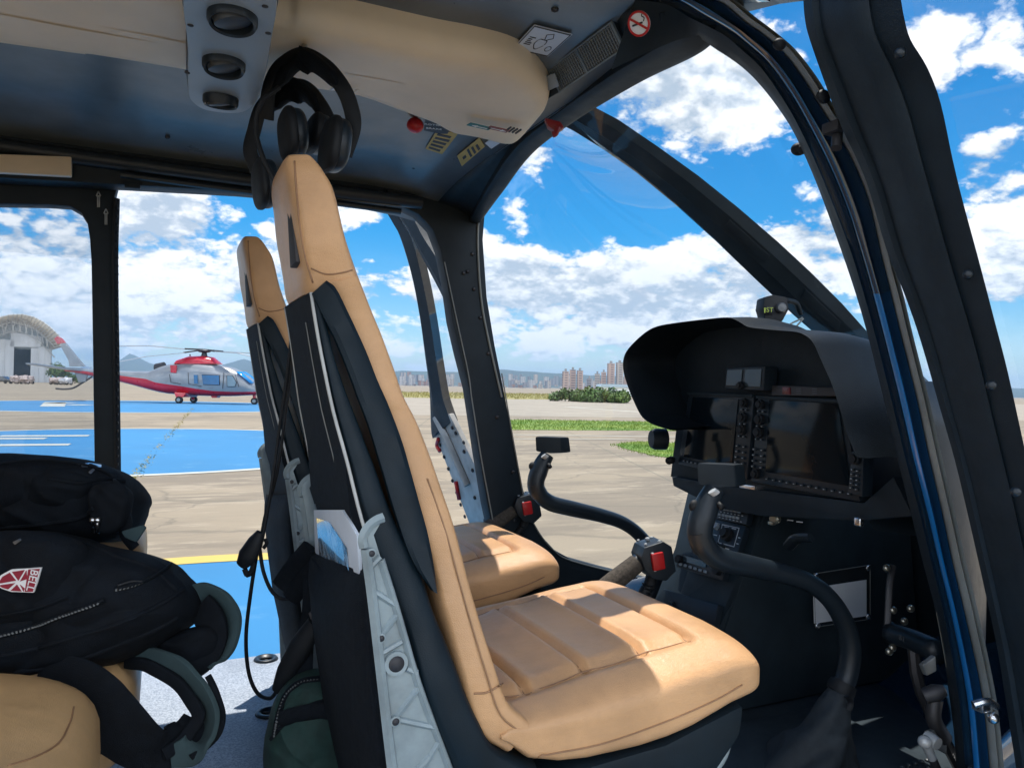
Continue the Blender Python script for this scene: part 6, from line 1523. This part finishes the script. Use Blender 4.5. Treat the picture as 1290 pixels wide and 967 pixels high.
# crest: red and white shield with a star and the word BELL
tc = min(hit(bvb, x, y, 0).dot(fw) for x in (0, 14, 30, 50) for y in (716, 730, 744))-.0015
cq = [(-6, 735), (1, 724), (14, 717), (52, 714.5), (46, 735), (42, 746), (14, 745), (2, 741)]
b = MB(); b.quadbox([PT(x, y, tc) for x, y in cq], fw*.003); cr_ = b.build('crest', M['white'], bpk, smooth=False)
b = MB()
for poly in (((-3, 735), (3, 726), (12, 721), (20, 731)), ((-2, 737), (19, 734), (10, 742), (3, 740)), ((15, 720), (31, 717.5), (23, 731)), ((21, 736), (27, 744.5), (13, 743.8)), ((33, 718), (34, 729), (25, 732)), ((25, 736), (31, 741), (29.5, 745)), ((35.5, 717), (50, 716), (41, 745), (31, 745))):
    b.quadbox([PT(x, y, tc-.0008) for x, y in poly], fw*.0008)
b.build('red_field', mat('crest_red', (.26, .015, .035), .6), cr_, smooth=False)
b = MB(); b.text('BELL', PT(40.5, 730.5, tc-.001), (PT(37.5, 743, tc)-PT(43.5, 718, tc)), (PT(48, 731, tc)-PT(34, 730, tc)), .0155, .0004); b.build('lettering', M['white'], cr_, smooth=False)
def strap(par, name, pts, w, th, m, upv, r=None):
    q = MB(); q.tube([PT(*p) for p in pts], r or w, 14, 12, flat=(1, th/w*.6), upv=upv, e=.35)
    for v in q.bm.verts: v.co += V((.4, .3, 1))*.0025*mnoise.noise(v.co*26)
    return q.build(name, M[m], par, ang=50)
s1 = strap(bpk, 'strap', ((50, 850, 1.14), (100, 868, 1.12), (140, 905, 1.10), (170, 935, 1.10), (200, 945, 1.12), (232, 925, 1.16), (246, 905, 1.18)), .050, .008, 'fabric_black', fw, [.042, .046, .048, .042, .034, .026, .02])
s2 = strap(bpk, 'strap', ((165, 828, 1.22), (195, 832, 1.21), (225, 845, 1.20), (250, 870, 1.19), (264, 900, 1.18), (260, 930, 1.16), (240, 945, 1.14), (215, 952, 1.13)), .026, .008, 'fabric_teal', (fw+rt*.9), [.012, .022, .026, .028, .028, .026, .024, .016])
strap(s2, 'strap_edge', ((160, 832, 1.22), (190, 840, 1.20), (215, 853, 1.19), (238, 878, 1.175), (250, 900, 1.165), (240, 920, 1.155), (228, 934, 1.145), (205, 950, 1.12)), .010, .009, 'fabric_black', fw)
strap(s2, 'strap_edge', ((262, 850, 1.185), (274, 876, 1.18), (280, 900, 1.175), (276, 922, 1.16), (262, 938, 1.15), (240, 954, 1.13)), .0045, .006, 'fabric_black', fw)
s3 = strap(bpk, 'strap', ((232, 748, 1.26), (258, 748, 1.27), (280, 758, 1.28), (290, 780, 1.28), (286, 805, 1.27), (272, 826, 1.26), (258, 842, 1.24)), .022, .008, 'fabric_teal', (fw+rt*.6), [.014, .02, .024, .026, .024, .02, .014])
strap(s3, 'strap_edge', ((250, 764, 1.26), (262, 775, 1.26), (268, 795, 1.255), (262, 815, 1.25), (250, 830, 1.24), (238, 838, 1.235)), .026, .010, 'fabric_black', fw)
b = MB(); b.inflate(PB([(195, 812), (215, 800), (240, 790), (262, 788), (276, 800), (272, 822), (258, 838), (250, 852), (228, 836), (205, 830)], 1.25), nside, .02, .03, 8, 6, .005, 16); b.build('strap_base', M['fabric_black'], bpk, ang=80)
bag = thing('shoulder_bag', 'black bag lying on top of the backpack with the red crest', 'bag', PT(80, 640, 1.3))
b = MB(); b.inflate(PB([(-90, 590), (-40, 575), (0, 572), (60, 574), (105, 578), (132, 585), (150, 596), (160, 612), (163, 628), (158, 648), (152, 664), (140, 680), (90, 684), (20, 682), (-60, 690), (-100, 650)], 1.34), nside, .12, .22, 20, 8, .014, 8); m1 = b.build('main_body', M['fabric_black'], bag, ang=80)
b = MB(); b.inflate(PB([(112, 618), (134, 606), (152, 608), (162, 622), (157, 648), (146, 668), (126, 672), (114, 652)], 1.245), nside, .012, .05, 10, 6, .006, 16); m2 = b.build('side_pocket', M['fabric_black'], bag, ang=80)
b = MB(); b.inflate(PB([(-80, 600), (0, 586), (70, 588), (112, 600), (114, 622), (96, 640), (40, 650), (-80, 660)], 1.27), nside, .05, .06, 14, 8, .013, 10); m3 = b.build('front_flap', M['fabric_black'], bag, ang=80)
bva = surf(m1, m2, m3)
zipper(bag, bva, [(-5, 585), (50, 580), (100, 585), (130, 594), (146, 606)], .004, False)
for pts in ([(0, 664), (50, 660), (100, 652), (118, 640)], [(60, 603), (100, 608), (128, 603), (156, 606)]):
    b = MB(); b.tube(on(bva, pts, -.001), .004, 8, 1); b.build('piping', M['fabric_black'], bag)
b = MB(); b.quadbox([hit(bva, x, y, .004) for x, y in ((103, 584), (112, 582), (128, 585), (128, 588), (112, 587), (104, 588))], -fw*.003, .0008); b.quadbox([hit(bva, x, y, .006) for x, y in ((112, 594), (118, 589.5), (120, 591.5), (115, 596.5))], -fw*.003, .0008)
for x in (117, 123): b.tube([hit(bva, x, 656, .005), hit(bva, x-.5, 664, .005), hit(bva, x+1, 671, .005)], .0026, 6, 2); b.ball(hit(bva, x, 655, .006), .0055)
b.parts('zip_pull', M['steel'], bag)
b = MB(); b.quadbox([PT(x, y, 1.26) for x, y in ((155, 668), (182, 660), (186, 664), (174, 682), (160, 676))], -fw*.008, .003); b.build('strap_end', M['fabric_teal'], bag)
b = MB(); b.tube([PT(152, 640, 1.27), PT(160, 655, 1.27), PT(157, 672, 1.27), PT(170, 690, 1.27)], .012, 8, 5, flat=(1, .4)); b.build('strap', M['fabric_black'], bag)
duf = thing('duffel_bag', 'dark green duffel bag on the cabin floor behind the near seat', 'bag', PT(400, 930, 1.4))
b = MB(); b.inflate([PT(x, y, 1.34) for x, y in ((338, 990), (336, 950), (340, 912), (348, 880), (360, 860), (380, 846), (405, 842), (430, 858), (448, 890), (458, 930), (466, 990), (440, 1060), (380, 1070), (345, 1050))], nside, .10, .16, 16, 7, .011, 9); m4 = b.build('main_body', M['fabric_green'], duf, ang=80)
bvd = surf(m4)
zipper(duf, bvd, [(346, 925), (352, 895), (362, 872), (380, 858), (404, 854)], .005, True)
b = MB(); b.tube(on(bvd, [(352, 906), (378, 899), (404, 895), (430, 902)], .004, 6), .014, 10, 1, flat=(1, .35), upv=fw); b.build('handle', M['fabric_black'], duf)
b = MB(); b.tube(on(bvd, [(342, 930), (365, 905), (400, 885), (440, 880)], -.001, 6), .0045, 8, 1); b.build('piping', M['fabric_black'], duf)
SX = S.view_settings
SX.view_transform = 'Standard'; SX.look = 'None'; SX.gamma = 1; SX.use_curve_mapping = False
SX.exposure = EXPOSURE
S.render.engine = 'CYCLES'; S.cycles.use_denoising = True; S.cycles.max_bounces = 10; S.cycles.diffuse_bounces = 6; S.cycles.transparent_max_bounces = 20
S.cycles.caustics_reflective = False; S.cycles.caustics_refractive = False
S.cycles.volume_bounces = 0
